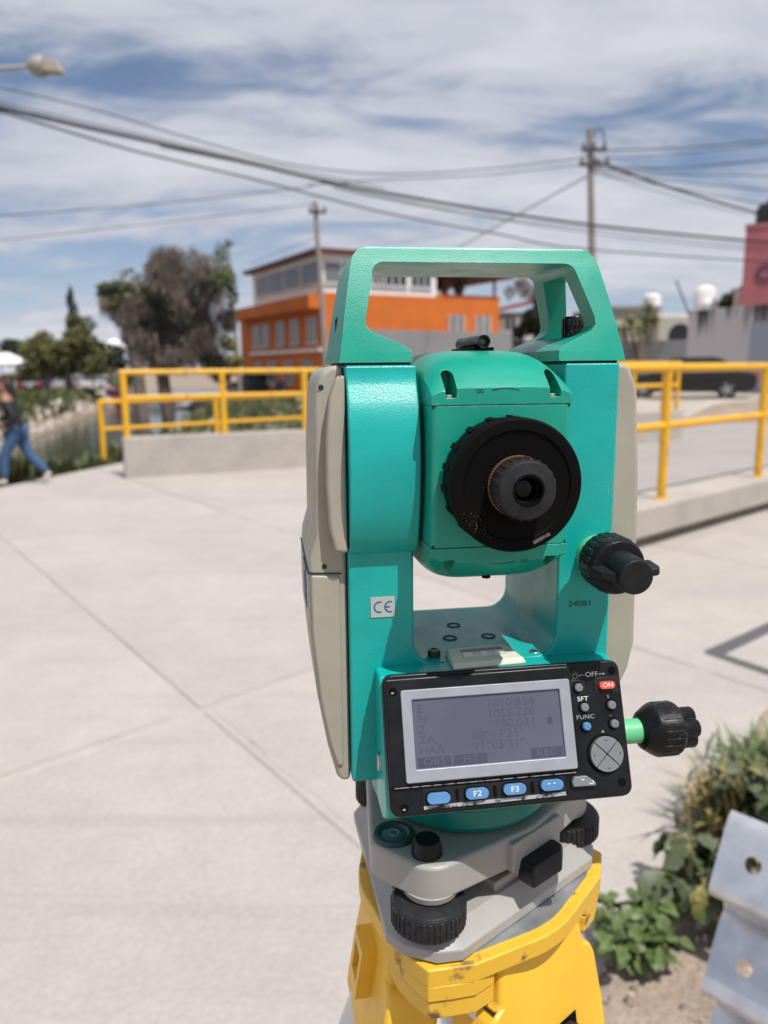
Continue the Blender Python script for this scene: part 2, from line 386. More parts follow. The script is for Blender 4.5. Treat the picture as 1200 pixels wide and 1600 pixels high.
# road beyond the right-hand plinth and the embankment by the parked car
rb = B().add([(2.6, 7.2, 0.008), (30, 30.5, 0.008), (22, 36, 0.008), (1.2, 20, 0.008), (-1.2, 13.6, 0.008)], [(0, 1, 2, 3, 4)])
tag(part('road', rb, m_road, fix=False, smooth=0), kind='structure')
eb = B().loft([[(5.9, 20.4, -0.03), (30, 38, -0.03), (30, 60, -0.03), (0.5, 60, -0.03), (0.5, 30, -0.03)], [(5.9, 20.8, 0.5), (30, 38.4, 0.55), (30, 60, 0.55), (0.8, 60, 0.55), (0.8, 30, 0.5)]])
tag(part('far_pavement', eb, concrete('far pale pavement', (0.46, 0.41, 0.37), (0.38, 0.34, 0.31), 0.4, 0.2, 6), smooth=0), kind='structure')
# earth shoulder on the right, a low uneven bed
rd = random.Random(5); eb = B(); nx, ny = 40, 40
def bed(u, w):
    p0 = Vector((0.47, 1.68)); p1 = Vector((2.3, 4.05)); d = (p1-p0).normalized(); e = Vector((d.y, -d.x))
    return p0+d*(u*4.2-1.2)+e*(w*2.6-0.004)
vs = []
for j in range(ny+1):
    for i in range(nx+1):
        p = bed(i/nx, (j/ny)**1.3); w = (j/ny)**1.3
        z = -0.028+0.05*sstep(0, 0.25, w)+0.012*math.sin(p.x*17+1)*math.sin(p.y*13)+rd.uniform(-0.006, 0.006)
        vs.append((p.x, p.y, z))
eb.add(vs, [(j*(nx+1)+i, j*(nx+1)+i+1, (j+1)*(nx+1)+i+1, (j+1)*(nx+1)+i) for j in range(ny) for i in range(nx)])
tag(part('earth_shoulder', eb, concrete('pale dusty soil', (0.40, 0.325, 0.26), (0.26, 0.205, 0.16), 5, 0.9, 60, grit=0.22), smooth=60, fix=False), kind='structure')
pb = B()
for k in range(420):
    p = bed(rd.uniform(0.05, 0.75), rd.uniform(0, 0.5)**1.3); s = rd.choice((0.003, 0.004, 0.005, 0.006, 0.009, 0.014))*rd.uniform(0.7, 1.2)
    n_ = [(p.x+s*math.cos(a)*rd.uniform(0.7, 1.2), p.y+s*math.sin(a)*rd.uniform(0.7, 1.2)) for a in (0, 1.2, 2.4, 3.7, 5)]
    z = 0.006
    pb.loft([[(q[0], q[1], z-0.02) for q in n_], [(p.x+(q[0]-p.x)*0.7, p.y+(q[1]-p.y)*0.7, z+s*0.35) for q in n_]])
tag(part('pebbles', pb, material('pale pebbles', (0.42, 0.35, 0.29), 0.9, var=0.3, vscale=30), smooth=0), 'pale pebbles scattered over the dusty soil on the right', 'pebbles', kind='stuff')

# ------------------------------------------------------------------ parapets and railings
def wall_between(name, label, p0, p1, h, t, mt, cat='wall', z0=0.0, cap=None):
    d = Vector((p1[0]-p0[0], p1[1]-p0[1])); n = Vector((-d.y, d.x)).normalized()*t
    w = thing(name, label, cat, (p0[0], p0[1], z0))
    q = [(0, 0), (d.x, d.y), (d.x+n.x, d.y+n.y), (n.x, n.y)]
    part('body', B().prism(q, -0.2, h, 'xy'), mt, w, smooth=0, bevel=0.012)
    if cap:
        u = d.normalized(); o_, hh = cap
        k = [(-u.x*o_-n.x/t*o_, -u.y*o_-n.y/t*o_), (d.x+u.x*o_-n.x/t*o_, d.y+u.y*o_-n.y/t*o_), (d.x+u.x*o_+n.x*(1+o_/t), d.y+u.y*o_+n.y*(1+o_/t)), (-u.x*o_+n.x*(1+o_/t), -u.y*o_+n.y*(1+o_/t))]
        part('coping', B().prism(k, h+0.003, h+hh, 'xy'), mt, w, smooth=0, bevel=0.012)
    return w
def railing(name, label, p0, p1, z0, z1, posts, mids, r, mt=m_rail, flange=True, rails_r=None):
    """posts: distances along the line from p0 in metres"""
    p0 = Vector((p0[0], p0[1], 0)); p1 = Vector((p1[0], p1[1], 0)); d = (p1-p0); Ln = d.length; u = d/Ln
    t = thing(name, label, 'railing', (p0.x, p0.y, z0)); rr_ = rails_r or r
    for s in posts:
        c = u*s
        part('post', B().tube([c+Vector((0, 0, 0)), c+Vector((0, 0, z1-z0-rr_*0.5))], r, 16), mt, t)
        if flange: part('base_flange', B().lathe([(r*1.45, 0.0), (r*1.45, 0.010), (r*1.1, 0.02)], 18, tuple(c)), mt, t)
    part('top_rail', B().tube([u*(posts[0]-r), u*(posts[-1]+0.05)], rr_, 16), mt, t).location = (0, 0, z1-z0)
    for m_ in mids: part('middle_rail', B().tube([u*posts[0], u*posts[-1]], rr_*0.9, 16), mt, t).location = (0, 0, m_-z0)
    return t
# left parapet with its railing
PL0, PL1 = G(197, 748), G(490, 730)
ul = (PL1-PL0).normalized(); nl = Vector((-ul.y, ul.x, 0))
PLe = PL0+ul*9
wall_between('parapet', 'pale concrete parapet wall carrying the taller yellow railing on the left', PL0, PLe, 0.62, 0.30, m_wall)
def along(px, z, base, u):      # distance along a line where it meets image column px at height z
    best = min(((abs(proj(base+u*s+Vector((0, 0, z)))[0]-px), s) for s in [k*0.01 for k in range(0, 900)]), key=lambda a: a[0]); return best[1]
def proj(p):
    q = Vector(p)-CAM; z = q.dot(_f); return 600+F*q.dot(CR)/z, 800-F*q.dot(CU)/z
B1 = PL0+nl*0.15
ps = [0.07, along(349, 1.1, B1, ul), along(476, 1.1, B1, ul)]; st_ = ps[2]-ps[1]; ps += [ps[2]+st_, ps[2]+2*st_]
railing('railing', 'tall yellow railing standing on the concrete parapet at left', B1, B1+ul*9, 0.62, 1.60, ps, [1.22], 0.05, flange=False, rails_r=0.04)
# lower railing behind it along the canal
R0 = G(163, 723); R1 = Vector((-1.5, 16.9, 0)); u2 = (R1-R0).normalized(); u2.z = 0
railing('railing', 'lower yellow railing behind the left parapet at the canal edge', R0, R1, -0.02, 1.08, [0.0, 2.3, 4.6, 6.9], [0.6], 0.05, flange=False, rails_r=0.04)
# right plinth with pipe railing
PR0, PR1 = G(1010, 857), G(1200, 800)
ur = (PR1-PR0).normalized(); nr = Vector((-ur.y, ur.x, 0))
A0 = PR0-ur*1.5; A1 = PR0+ur*7
w = wall_between('kerb_plinth', 'wide pale concrete kerb under the yellow pipe railing on the right', A0+nr*0.09, A1+nr*0.09, 0.10, 0.42, concrete('shaded plinth foot', (0.25, 0.21, 0.18), (0.17, 0.145, 0.125), 3, 0.4, 25), cat='kerb')  # dark foot colour carries the shade under the overhanging ledge
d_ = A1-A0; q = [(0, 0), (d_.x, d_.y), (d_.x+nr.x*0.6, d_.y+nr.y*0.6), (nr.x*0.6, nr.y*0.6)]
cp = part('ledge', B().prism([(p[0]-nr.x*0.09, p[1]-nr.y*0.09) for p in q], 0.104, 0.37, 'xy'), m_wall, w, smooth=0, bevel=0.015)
B2 = PR0+nr*0.17
s1 = along(1033, 0.37, B2, ur); s2 = along(1184, 0.37, B2, ur); stp = s2-s1
Bq = B2+ur*(s1-stp)
railing('railing', 'yellow pipe railing on the wide kerb at right, nearest of the railings', Bq, Bq+ur*9, 0.37, 1.59, [0.0, stp, 2*stp, 3*stp, 4*stp], [1.06], 0.042)
# far parapet and railing behind it, near the parked car
P0, P1 = G(930, 700), G(1066, 688)
wall_between('parapet', 'short concrete parapet beyond the right railing, ending near the black car', P0, P1, 0.66, 0.3, m_wall)
uf = (P1-P0).normalized()
railing('railing', 'small far yellow railing on the short parapet before the black car', P0+Vector((0, 0.2, 0)), P1+Vector((0, 0.2, 0)), 0.66, 1.66, [0.15, (P1-P0).length*0.42, (P1-P0).length*0.78, (P1-P0).length-0.15], [1.2], 0.05, flange=False)
# ================================================================== buildings
def basis(o, ang): return Matrix.Translation(o) @ Matrix.Rotation(ang, 4, 'Z')
glass_d = material('dark window glass', (0.03, 0.035, 0.045), 0.12, spec=0.8)
glass_g = material('grey curtained window', (0.22, 0.22, 0.22), 0.25, var=0.15, vscale=2)
white_w = material('white plaster', (0.80, 0.79, 0.78), 0.8, var=0.06, vscale=0.8)
orange_w = material('orange plaster', (0.58, 0.145, 0.02), 0.8, var=0.07, vscale=0.7)
red_r = material('dark red roof', (0.13, 0.025, 0.025), 0.6, var=0.1, vscale=1)
frame_w = material('white window frame', (0.6, 0.6, 0.6), 0.5)
grey_w = material('grey wall paint', (0.22, 0.215, 0.225), 0.85, var=0.08, vscale=0.5)
def bx(o, name, x0, x1, y0, y1, z0, z1, mt, bevel=0.0):
    return part(name, B().box(((x0+x1)/2, (y0+y1)/2, (z0+z1)/2), (x1-x0, y1-y0, z1-z0)), mt, o, smooth=0, bevel=bevel)
def window(o, face, s, z0, w, h, pane=glass_d, bars=1, y=0.0):
    """face 'r': on plane y=0 facing -y at x=s; face 'l': on plane x=0 facing -x at y=s"""
    if face == 'r':
        p = bx(o, 'window', s-w/2, s+w/2, y-0.05, y+0.05, z0, z0+h, pane)
        for k in range(bars+2):
            x = s-w/2+w*k/(bars+1); bx(p, 'mullion', x-0.04, x+0.04, y-0.09, y-0.052, z0, z0+h, frame_w)
        bx(p, 'sill', s-w/2-0.1, s+w/2+0.1, y-0.16, y-0.055, z0-0.1, z0-0.01, frame_w)
    else:
        p = bx(o, 'window', y-0.05, y+0.05, s-w/2, s+w/2, z0, z0+h, pane)
        for k in range(bars+2):
            x = s-w/2+w*k/(bars+1); bx(p, 'mullion', y-0.09, y-0.052, x-0.04, x+0.04, z0, z0+h, frame_w)
        bx(p, 'sill', y-0.16, y-0.055, s-w/2-0.1, s+w/2+0.1, z0-0.1, z0-0.01, frame_w)
C0 = AT(506, 578, 48)
ob = thing('orange_building', 'orange corner building with white glazed top storey and dark red roof', 'building', (C0.x, C0.y, 0), R(29.8))
bx(ob, 'wall', 0, 13.5, 0.0, 12.2, 0, 6.25, orange_w)
bx(ob, 'upper_wall', 0.05, 8.3, 0.05, 11.8, 6.25, 8.5, white_w)
rf = bx(ob, 'roof', -0.5, 8.8, -0.5, 12.3, 8.5, 8.75, red_r)
for s, w in ((0.75, 1.0), (2.1, 1.2), (3.9, 0.9), (5.2, 1.6), (7.1, 1.5)): window(ob, 'r', s, 6.85, w, 1.15, glass_d, 2, 0.05)
for s in (1.7, 4.4, 7.1, 9.8): window(ob, 'l', s, 6.85, 2.3, 1.3, glass_d, 2, 0.05)
bx(ob, 'canopy', -0.9, 0, 0.0, 14.2, 5.3, 6.1, orange_w)
bx(ob, 'side_wing', 0.1, 6, 12.2, 15.0, 0, 5.6, orange_w)
for s in (1.5, 4.2, 6.6, 9.4, 11.2): window(ob, 'l', s, 3.3, 1.3, 1.6, glass_g, 1)
for s in (2.4, 5.4, 8.4, 11.0): window(ob, 'l', s, 0.8, 1.4, 1.5, glass_d, 1)
bx(ob, 'string_course', -0.25, 0, 0, 12.2, 2.75, 2.95, white_w)
for s in (9.9, 12.1): window(ob, 'r', s, 4.0, 1.2, 1.15, glass_g, 1)
bx(ob, 'terrace_roof', 8.9, 14.2, -0.7, 6.5, 7.6, 7.85, red_r)
for x, y in ((9.1, 0.2), (13.2, 0.2), (13.2, 6), (9.1, 6)): bx(ob, 'terrace_post', x-0.07, x+0.07, y-0.07, y+0.07, 6.25, 7.6, red_r)
bx(ob, 'terrace_parapet', 8.35, 13.5, 0.0, 0.18, 6.252, 6.45, orange_w)
# grey boundary walls
a0 = AT(560, 578, 42); a1 = AT(800, 578, 49)
wall_between('boundary_wall', 'long plain grey wall in front of the orange building', a0, a1, 3.75, 0.25, grey_w)
a0 = AT(930, 576, 43); a1 = AT(1076, 575, 40)
wall_between('boundary_wall', 'low grey wall before the cream houses at right', a0, a1, 2.95, 0.25, grey_w)
# stained wall behind the black car
st_m = bpy.data.materials.new('stained whitewashed wall'); st_m.use_nodes = True
t_ = st_m.node_tree; b_ = t_.nodes['Principled BSDF']; n_, l_ = t_.nodes.new, t_.links.new
c_ = n_('ShaderNodeTexCoord'); mp = n_('ShaderNodeMapping'); mp.inputs['Scale'].default_value = (2.2, 2.2, 0.22); l_(c_.outputs['Object'], mp.inputs[0])
no = n_('ShaderNodeTexNoise'); no.inputs['Scale'].default_value = 1.0; no.inputs['Detail'].default_value = 6; l_(mp.outputs[0], no.inputs['Vector'])
sp_ = n_('ShaderNodeSeparateXYZ'); l_(c_.outputs['Object'], sp_.inputs[0])
mr = n_('ShaderNodeMapRange'); mr.inputs['From Min'].default_value = 1.4; mr.inputs['From Max'].default_value = 3.9; mr.inputs['To Min'].default_value = -0.22; mr.inputs['To Max'].default_value = 0.12; l_(sp_.outputs['Z'], mr.inputs[0])
ad = n_('ShaderNodeMath'); l_(no.outputs['Fac'], ad.inputs[0]); l_(mr.outputs[0], ad.inputs[1])
rp = n_('ShaderNodeValToRGB'); rp.color_ramp.elements[0].position = 0.53; rp.color_ramp.elements[0].color = (0.56, 0.52, 0.53, 1); rp.color_ramp.elements[1].position = 0.68; rp.color_ramp.elements[1].color = (0.05, 0.05, 0.05, 1)
l_(ad.outputs[0], rp.inputs[0]); l_(rp.outputs[0], b_.inputs['Base Color']); b_.inputs['Roughness'].default_value = 0.9
a0 = AT(1071, 575, 34); a1 = AT(1290, 574, 28.5)
sw = wall_between('stained_wall', 'tall whitewashed wall with dark water streaks behind the black car', a0, a1, 3.95, 0.3, st_m)
dv = (a1-a0).normalized(); nv = Vector((-dv.y, dv.x, 0))
s0 = along(1171, 2.5, Vector((a0.x, a0.y, 0)), dv)
pl = part('painted_panel', B().prism([(dv.x*s0-nv.x*0.02, dv.y*s0-nv.y*0.02), (dv.x*(s0+4)-nv.x*0.02, dv.y*(s0+4)-nv.y*0.02), (dv.x*(s0+4)+nv.x*0.02, dv.y*(s0+4)+nv.y*0.02), (dv.x*s0+nv.x*0.02, dv.y*s0+nv.y*0.02)], 0.6, 3.3, 'xy'), material('pale blue grey paint', (0.33, 0.36, 0.42), 0.8), sw, smooth=0)
# pink building with lettering
pk = material('pink plaster', (0.36, 0.115, 0.135), 0.85, var=0.08, vscale=0.8)
a0 = AT(1150, 575, 40)
pb_ = thing('pink_building', 'dusty pink building with dark lettering rising behind the stained wall', 'building', (a0.x, a0.y, 0), R(-25))
bx(pb_, 'wall', 0, 12, 0, 9, 0, 8.25, pk); bx(pb_, 'parapet', -0.03, 12.03, -0.03, 0.25, 8.253, 8.5, pk)
bx(pb_, 'side_pilaster', -0.35, -0.003, 0.2, 2.2, 0, 5.4, material('pale pilaster', (0.5, 0.4, 0.36), 0.8))
text('lettering', 'CHA', 1.15, material('dark blue lettering', (0.04, 0.035, 0.09), 0.7), pb_, Matrix.Translation((0.55, -0.05, 6.1)) @ Matrix.Rotation(R(90), 4, 'X'), 'LEFT', 0.02, 1.0)
tk = AT(1203, 376, 41)
wt = thing('water_tank', 'black plastic water tank on the roof of the pink building', 'water tank', (tk.x, tk.y, 8.25))
part('body', B().lathe([(0.72, 0), (0.75, 0.1), (0.75, 1.15), (0.6, 1.38), (0.25, 1.5)], 28), material('black tank plastic', (0.012, 0.015, 0.02), 0.4), wt)
part('lid', B().lathe([(0.27, 1.49), (0.27, 1.58), (0.2, 1.6)], 20), material('tank lid', (0.015, 0.015, 0.015), 0.5), wt)
# pale houses at right
crm = material('cream plaster', (0.42, 0.40, 0.34), 0.85, var=0.08, vscale=0.6)
a0 = AT(940, 577, 56)
h1 = thing('cream_house', 'cream flat-roofed house between the instrument and the stained wall', 'house', (a0.x, a0.y, 0), R(3))
bx(h1, 'wall', 0, 4.3, 0, 7, 0, 5.6, crm); bx(h1, 'roof_slab', -0.2, 4.0, -0.3, 7, 5.6, 5.85, grey_w)
for s in (1.2, 3.2): window(h1, 'r', s, 3.4, 0.9, 1.1, glass_d, 1)
a0 = AT(1026, 577, 54)
h2 = thing('white_house', 'small whitish house with a dark arched opening beside the stained wall', 'house', (a0.x, a0.y, 0), R(2))
bx(h2, 'wall', 0, 4.5, 0, 6, 0, 4.9, crm); bx(h2, 'parapet', -0.02, 4.52, -0.02, 0.2, 4.903, 5.1, white_w)
ar = part('arched_window', B().prism([(0.7, 3.2), (2.2, 3.2)]+arc((1.45, 3.75), 0.75, 0, 180, 10), -0.05, 0.05), glass_d, h2, smooth=0)
bx(h2, 'porch', 1.6, 3.0, -0.9, -0.003, 2.6, 3.3, white_w)
for u, v0, v1, y, w, lab in ((1018, 459, 482, 58, 0.62, 'white rounded water tank on the cream house roof'), (1100, 446, 492, 44, 0.58, 'tall white water tank just above the stained wall')):
    p0, p1 = AT(u, v1, y), AT(u, v0, y); hh = p1.z-p0.z
    wt = thing('water_tank', lab, 'water tank', (p0.x, p0.y, p0.z))
    part('body', B().lathe([(w, 0), (w, hh*0.8), (w*0.75, hh*0.93), (w*0.3, hh)], 24), white_w, wt)
    part('stand', B().box((0, 0, -2.2), (w*1.6, w*1.6, 4.38)), crm, wt, smooth=0)
p0 = AT(1107, 492, 43)
wt = thing('water_tank', 'short white tank in front of the tall one above the stained wall', 'water tank', (p0.x, p0.y, p0.z))
part('body', B().lathe([(0.42, 0), (0.42, 0.6), (0.2, 0.8)], 20), white_w, wt); part('stand', B().box((0, 0, -2), (0.7, 0.7, 3.99)), crm, wt, smooth=0)
# small house with red roof seen through the handle
a0 = AT(774, 577, 66)
h3 = thing('small_house', 'small pale house with red roof seen through the carrying handle', 'house', (a0.x, a0.y, 0), R(8))
bx(h3, 'wall', 0, 4.2, 0, 6, 0, 6.2, material('stone house wall', (0.3, 0.26, 0.22), 0.85, var=0.2, vscale=1))
part('roof', B().prism([(-0.4, 6.2), (4.8, 7.3), (4.8, 7.55), (-0.4, 6.45)], -0.4, 6.4), material('red sheet roof', (0.4, 0.05, 0.045), 0.6), h3, smooth=0)
bx(h3, 'balcony', 0.2, 4.0, -0.8, -0.003, 3.6, 4.4, white_w); window(h3, 'r', 1.2, 4.7, 1.0, 1.1)
bx(h3, 'lower_wall', 0.6, 4.6, -1.6, -0.85, 0, 3.3, crm)
# white marquee roof and pale shed on the far left
for u0, u1, v0, v1, y, lab in ((148, 192, 528, 545, 85, 'white tent roof behind the dry tree'), (-40, 22, 550, 569, 60, 'white awning at the far left edge above the parked cars')):
    p0, p1, p2 = AT(u0, v1, y), AT(u1, v1, y), AT((u0+u1)/2, v0, y)
    tn = thing('canopy_tent', lab, 'tent', (p0.x, p0.y, 0)); w = p1.x-p0.x
    part('roof', B().loft([[(0, 0, p0.z), (w, 0, p0.z), (w, 4, p0.z), (0, 4, p0.z)], [(w*0.45, 1.8, p2.z), (w*0.55, 1.8, p2.z), (w*0.55, 2.2, p2.z), (w*0.45, 2.2, p2.z)]]), white_w, tn, smooth=0)
    for x, yy_ in ((0.1, 0.1), (w-0.1, 0.1), (w-0.1, 3.9), (0.1, 3.9)): part('pole', B().tube([(x, yy_, 0), (x, yy_, p0.z)], 0.05, 8), frame_w, tn)

# ================================================================== trees
leaf_m = {
 'olive': material('olive foliage', (0.15, 0.15, 0.055), 0.7, var=0.4, vscale=0.8), 'green': material('green foliage', (0.08, 0.105, 0.038), 0.7, var=0.4, vscale=0.8),
 'dark': material('dark foliage', (0.022, 0.034, 0.016), 0.7, var=0.4, vscale=0.8), 'dry': material('dry brown twigs', (0.145, 0.115, 0.095), 0.85, var=0.35, vscale=0.7),
 'grey': material('grey bare twigs', (0.22, 0.19, 0.175), 0.85, var=0.25, vscale=0.7), 'blue': material('cypress foliage', (0.02, 0.045, 0.04), 0.7, var=0.3, vscale=1),
 'yuc': material('yucca leaves', (0.20, 0.22, 0.06), 0.6, var=0.3, vscale=2)}
bark = material('grey brown bark', (0.16, 0.13, 0.11), 0.9, var=0.3, vscale=4, bump=0.6, bscale=8, bdist=0.03)
def crown(blobs, rd, leaf, center):
    by = {}
    for c, r, mt, n, el_ in blobs:
        b = by.setdefault(mt, B())
        # sub clumps give light and dark masses
        sub = [(c+Vector((rd.gauss(0, 0.42)*r.x, rd.gauss(0, 0.42)*r.y, rd.gauss(0, 0.42)*r.z)), rd.uniform(0.28, 0.5)) for _ in range(9)]
        for k in range(n):
            sc, sr = rd.choice(sub); d = Vector((rd.gauss(0, 1), rd.gauss(0, 1), rd.gauss(0, 1))).normalized()*rd.uniform(0.5, 1.0)
            p = sc+Vector((d.x*r.x, d.y*r.y, d.z*r.z))*sr-center
            s = leaf*rd.uniform(0.5, 1.2); q = Quaternion((rd.gauss(0, 1), rd.gauss(0, 1), rd.gauss(0, 1), rd.gauss(0, 1))).normalized()
            e1, e2 = q @ Vector((s, 0, 0)), q @ Vector((0, s*0.5, 0))
            if el_:   # hanging twigs
                e1 = Vector((rd.gauss(0, 0.35), rd.gauss(0, 0.35), -1)).normalized()*s*el_; e2 = e1.cross(Vector((rd.gauss(0, 1), rd.gauss(0, 1), 0.1))).normalized()*s*0.2
            b.add([p-e1*0.5, p+e2*0.5+e1*0.05, p+e1*0.5, p-e2*0.5+e1*0.05], [(0, 1, 2, 3)])
    return by
def tree(name, label, Y, trunk, blobs, leaf, seed, cat='tree', group=None, limbs=5, ydepth=0.8):
    rd = random.Random(seed); tp_ = [AT(u, v, Y) for u, v, _ in trunk]; base = Vector((tp_[0].x, tp_[0].y, hgt(tp_[0].x, tp_[0].y)))
    t = thing(name, label, cat, base, 0, group); tp_[0] = base.copy()
    tr = B(); tr.tube([p-base for p in tp_], [r for _, _, r in trunk], 8)
    bl = []
    for u, v, ru, rv, mt, n, el_ in blobs:
        c = AT(u, v, Y)+Vector((0, rd.uniform(-0.6, 0.6), 0)); k = Y/F; bl.append((c, Vector((ru*k, max(ru, rv)*k*ydepth, rv*k))*1.28, mt, int(n*2.0), el_))
        st = tp_[-1]-base if len(tp_) < 3 else tp_[rd.randint(1, len(tp_)-1)]-base
        for q in range(limbs):
            e = c-base+Vector((rd.gauss(0, 0.5)*ru*k, rd.gauss(0, 0.5)*ru*k, rd.gauss(0, 0.45)*rv*k)); m_ = (st+e)/2+Vector((rd.gauss(0, 0.3), rd.gauss(0, 0.3), rd.gauss(0, 0.2)))
            r0 = trunk[-1][2]*0.6; tr.tube([st, m_, e], [r0, r0*0.55, r0*0.15], 5)
    part('trunk', tr, bark, t, smooth=50, fix=False)
    for mt, b in crown(bl, rd, leaf, base).items(): part('crown', b, leaf_m[mt], t, smooth=0, fix=False)
    return t
tree('dry_tree', 'big half-dead tree with hanging grey-brown twigs left of the orange building', 46,
     [(262, 600, 0.42), (250, 560, 0.36), (255, 520, 0.3), (272, 480, 0.2)],
     [(270, 470, 55, 52, 'dry', 2600, 2.2), (240, 515, 34, 46, 'dry', 1300, 2.6), (300, 520, 36, 50, 'dry', 1500, 2.8), (215, 500, 22, 40, 'grey', 420, 2.6), (318, 430, 34, 34, 'grey', 650, 1.6), (200, 468, 36, 17, 'green', 900, 0),
      (232, 478, 42, 30, 'dry', 1500, 2.2), (180, 485, 24, 22, 'grey', 420, 1.8), (345, 440, 20, 30, 'green', 420, 0), (330, 470, 20, 35, 'grey', 260, 2.0), (285, 545, 60, 26, 'dry', 900, 2.2), (275, 500, 34, 38, 'dark', 700, 0), (255, 455, 44, 34, 'olive', 420, 0), (300, 490, 50, 50, 'dry', 1600, 2.4), (225, 470, 40, 24, 'olive', 500, 0), (245, 545, 34, 30, 'dry', 800, 2.2)], 0.34, 21, limbs=7)
tree('bare_tree', 'pale bare leaning trunk at the left foot of the dry tree', 45, [(220, 600, 0.42), (212, 560, 0.38), (203, 520, 0.25), (196, 490, 0.1)], [(196, 495, 14, 16, 'grey', 160, 1.8)], 0.3, 22)
tree('olive_tree', 'loose olive green tree left of the dry tree, above the parked cars', 58, [(108, 606, 0.3), (106, 570, 0.25), (100, 540, 0.15)],
     [(95, 528, 34, 28, 'olive', 1500, 0), (75, 560, 34, 28, 'olive', 1300, 0), (125, 562, 34, 30, 'olive', 1400, 0), (155, 575, 26, 18, 'olive', 700, 0), (60, 585, 26, 14, 'olive', 500, 0)], 0.36, 23)
tree('hedge_tree', 'dark rounded tree at the far left horizon', 95, [(28, 590, 0.4), (28, 560, 0.3)], [(10, 548, 34, 16, 'dark', 900, 0), (45, 546, 26, 17, 'dark', 900, 0)], 0.55, 24)
tree('dark_bush', 'dark green bush behind the olive tree under the white tent', 80, [(175, 590, 0.3), (172, 565, 0.2)], [(168, 560, 26, 20, 'dark', 900, 0), (190, 575, 22, 22, 'dark', 700, 0)], 0.45, 25)
tree('cypress', 'tall dark pointed cypress on the left skyline', 110, [(116, 590, 0.3), (116, 500, 0.15)], [(116, 535, 5, 30, 'blue', 500, 0), (115, 500, 3.6, 22, 'blue', 400, 0), (115, 472, 2.2, 18, 'blue', 260, 0)], 0.5, 26, limbs=2)
tree('corner_shrub', 'dusty green shrub at the left corner of the orange building', 46, [(358, 600, 0.12), (358, 575, 0.08)], [(362, 560, 18, 22, 'olive', 600, 0), (345, 575, 20, 16, 'dark', 500, 0)], 0.3, 27)
tree('dark_tree', 'dark dense tree seen through the right side of the carrying handle', 62, [(838, 600, 0.4), (838, 530, 0.3), (836, 480, 0.15)],
     [(838, 505, 26, 34, 'dark', 1800, 0), (822, 545, 26, 22, 'dark', 900, 0), (830, 450, 22, 26, 'grey', 420, 1.4), (850, 470, 16, 22, 'dark', 500, 0)], 0.4, 28)
tree('far_tree', 'dark leafy tree between the water tank and the pink building', 50, [(1150, 575, 0.25), (1146, 500, 0.15)], [(1144, 474, 18, 18, 'green', 900, 0), (1158, 468, 14, 22, 'dark', 600, 0)], 0.3, 29)
# branching yucca
def yucca():
    rd = random.Random(9); base = AT(1000, 577, 41); base.z = hgt(base.x, base.y)
    t = thing('yucca', 'branching yucca with yellow-green tufts in front of the cream house', 'yucca', base)
    tr = B(); lf = B()
    for u, v in ((985, 508), (998, 520), (1012, 486), (1022, 505), (975, 520), (1006, 505)):
        e = AT(u, v, 41+rd.uniform(-0.4, 0.4))-base; tr.tube([(0, 0, 0.2), (e.x*0.45, e.y*0.4, e.z*0.55), tuple(e)], [0.13, 0.1, 0.07], 7)
        for k in range(60):
            d = Vector((rd.gauss(0, 1), rd.gauss(0, 1), rd.gauss(0.5, 0.8))).normalized()*rd.uniform(0.45, 0.75); w = d.cross(Vector((0, 0, 1))).normalized()*0.045
            lf.add([e-w, e+d*0.5+w*1.2, e+d, e+d*0.5-w*1.2], [(0, 1, 2, 3)])
    part('trunk', tr, bark, t, fix=False); part('crown', lf, leaf_m['yuc'], t, smooth=0, fix=False)
yucca()
def potted(label, u, w, mt, seed):
    p = AT(u, 470, 55); p.z = 6.27; t = thing('terrace_plant', label, 'shrub', p); rd_ = random.Random(seed)
    part('pot', B().lathe([(0.2, 0), (0.28, 0.42), (0.25, 0.44)], 16), material('clay pot', (0.3, 0.12, 0.06), 0.8), t)
    for m_, b in crown([(p+Vector((0, 0, 0.85)), Vector((w, w, 0.6)), mt, 700, 0)], rd_, 0.2, p).items(): part('crown', b, leaf_m[m_], t, smooth=0, fix=False)
potted('green potted shrub on the roof terrace of the orange building', 716, 0.62, 'olive', 31)
potted('darker potted shrub beside the white storey on the roof terrace', 688, 0.5, 'green', 32)

# canal banks: pale rubble and weeds
rd = random.Random(17); sb2 = B()
for k in range(900):
    y = rd.uniform(20, 75); s = -1 if rd.random() < 0.75 else 1
    x = canal_c(y)+s*(canal_w(y)+rd.uniform(-0.9, 0.25)); z = hgt(x, y); r = rd.uniform(0.07, 0.22)
    n_ = [(x+r*math.cos(a)*rd.uniform(0.7, 1.2), y+r*math.sin(a)*rd.uniform(0.7, 1.2)) for a in (0, 1.1, 2.2, 3.2, 4.2, 5.3)]
    sb2.loft([[(q[0], q[1], z-0.1) for q in n_], [(x+(q[0]-x)*0.95, y+(q[1]-y)*0.95, z+r*0.4) for q in n_], [(x+(q[0]-x)*0.45, y+(q[1]-y)*0.45, z+r*0.7) for q in n_]])
tag(part('bank_rubble', sb2, material('pale rubble', (0.50, 0.43, 0.385), 0.9, var=0.2, vscale=1.2), smooth=0), 'pale rubble lining the banks of the canal', 'rubble', kind='stuff')
wl = {'green': B(), 'olive': B()}
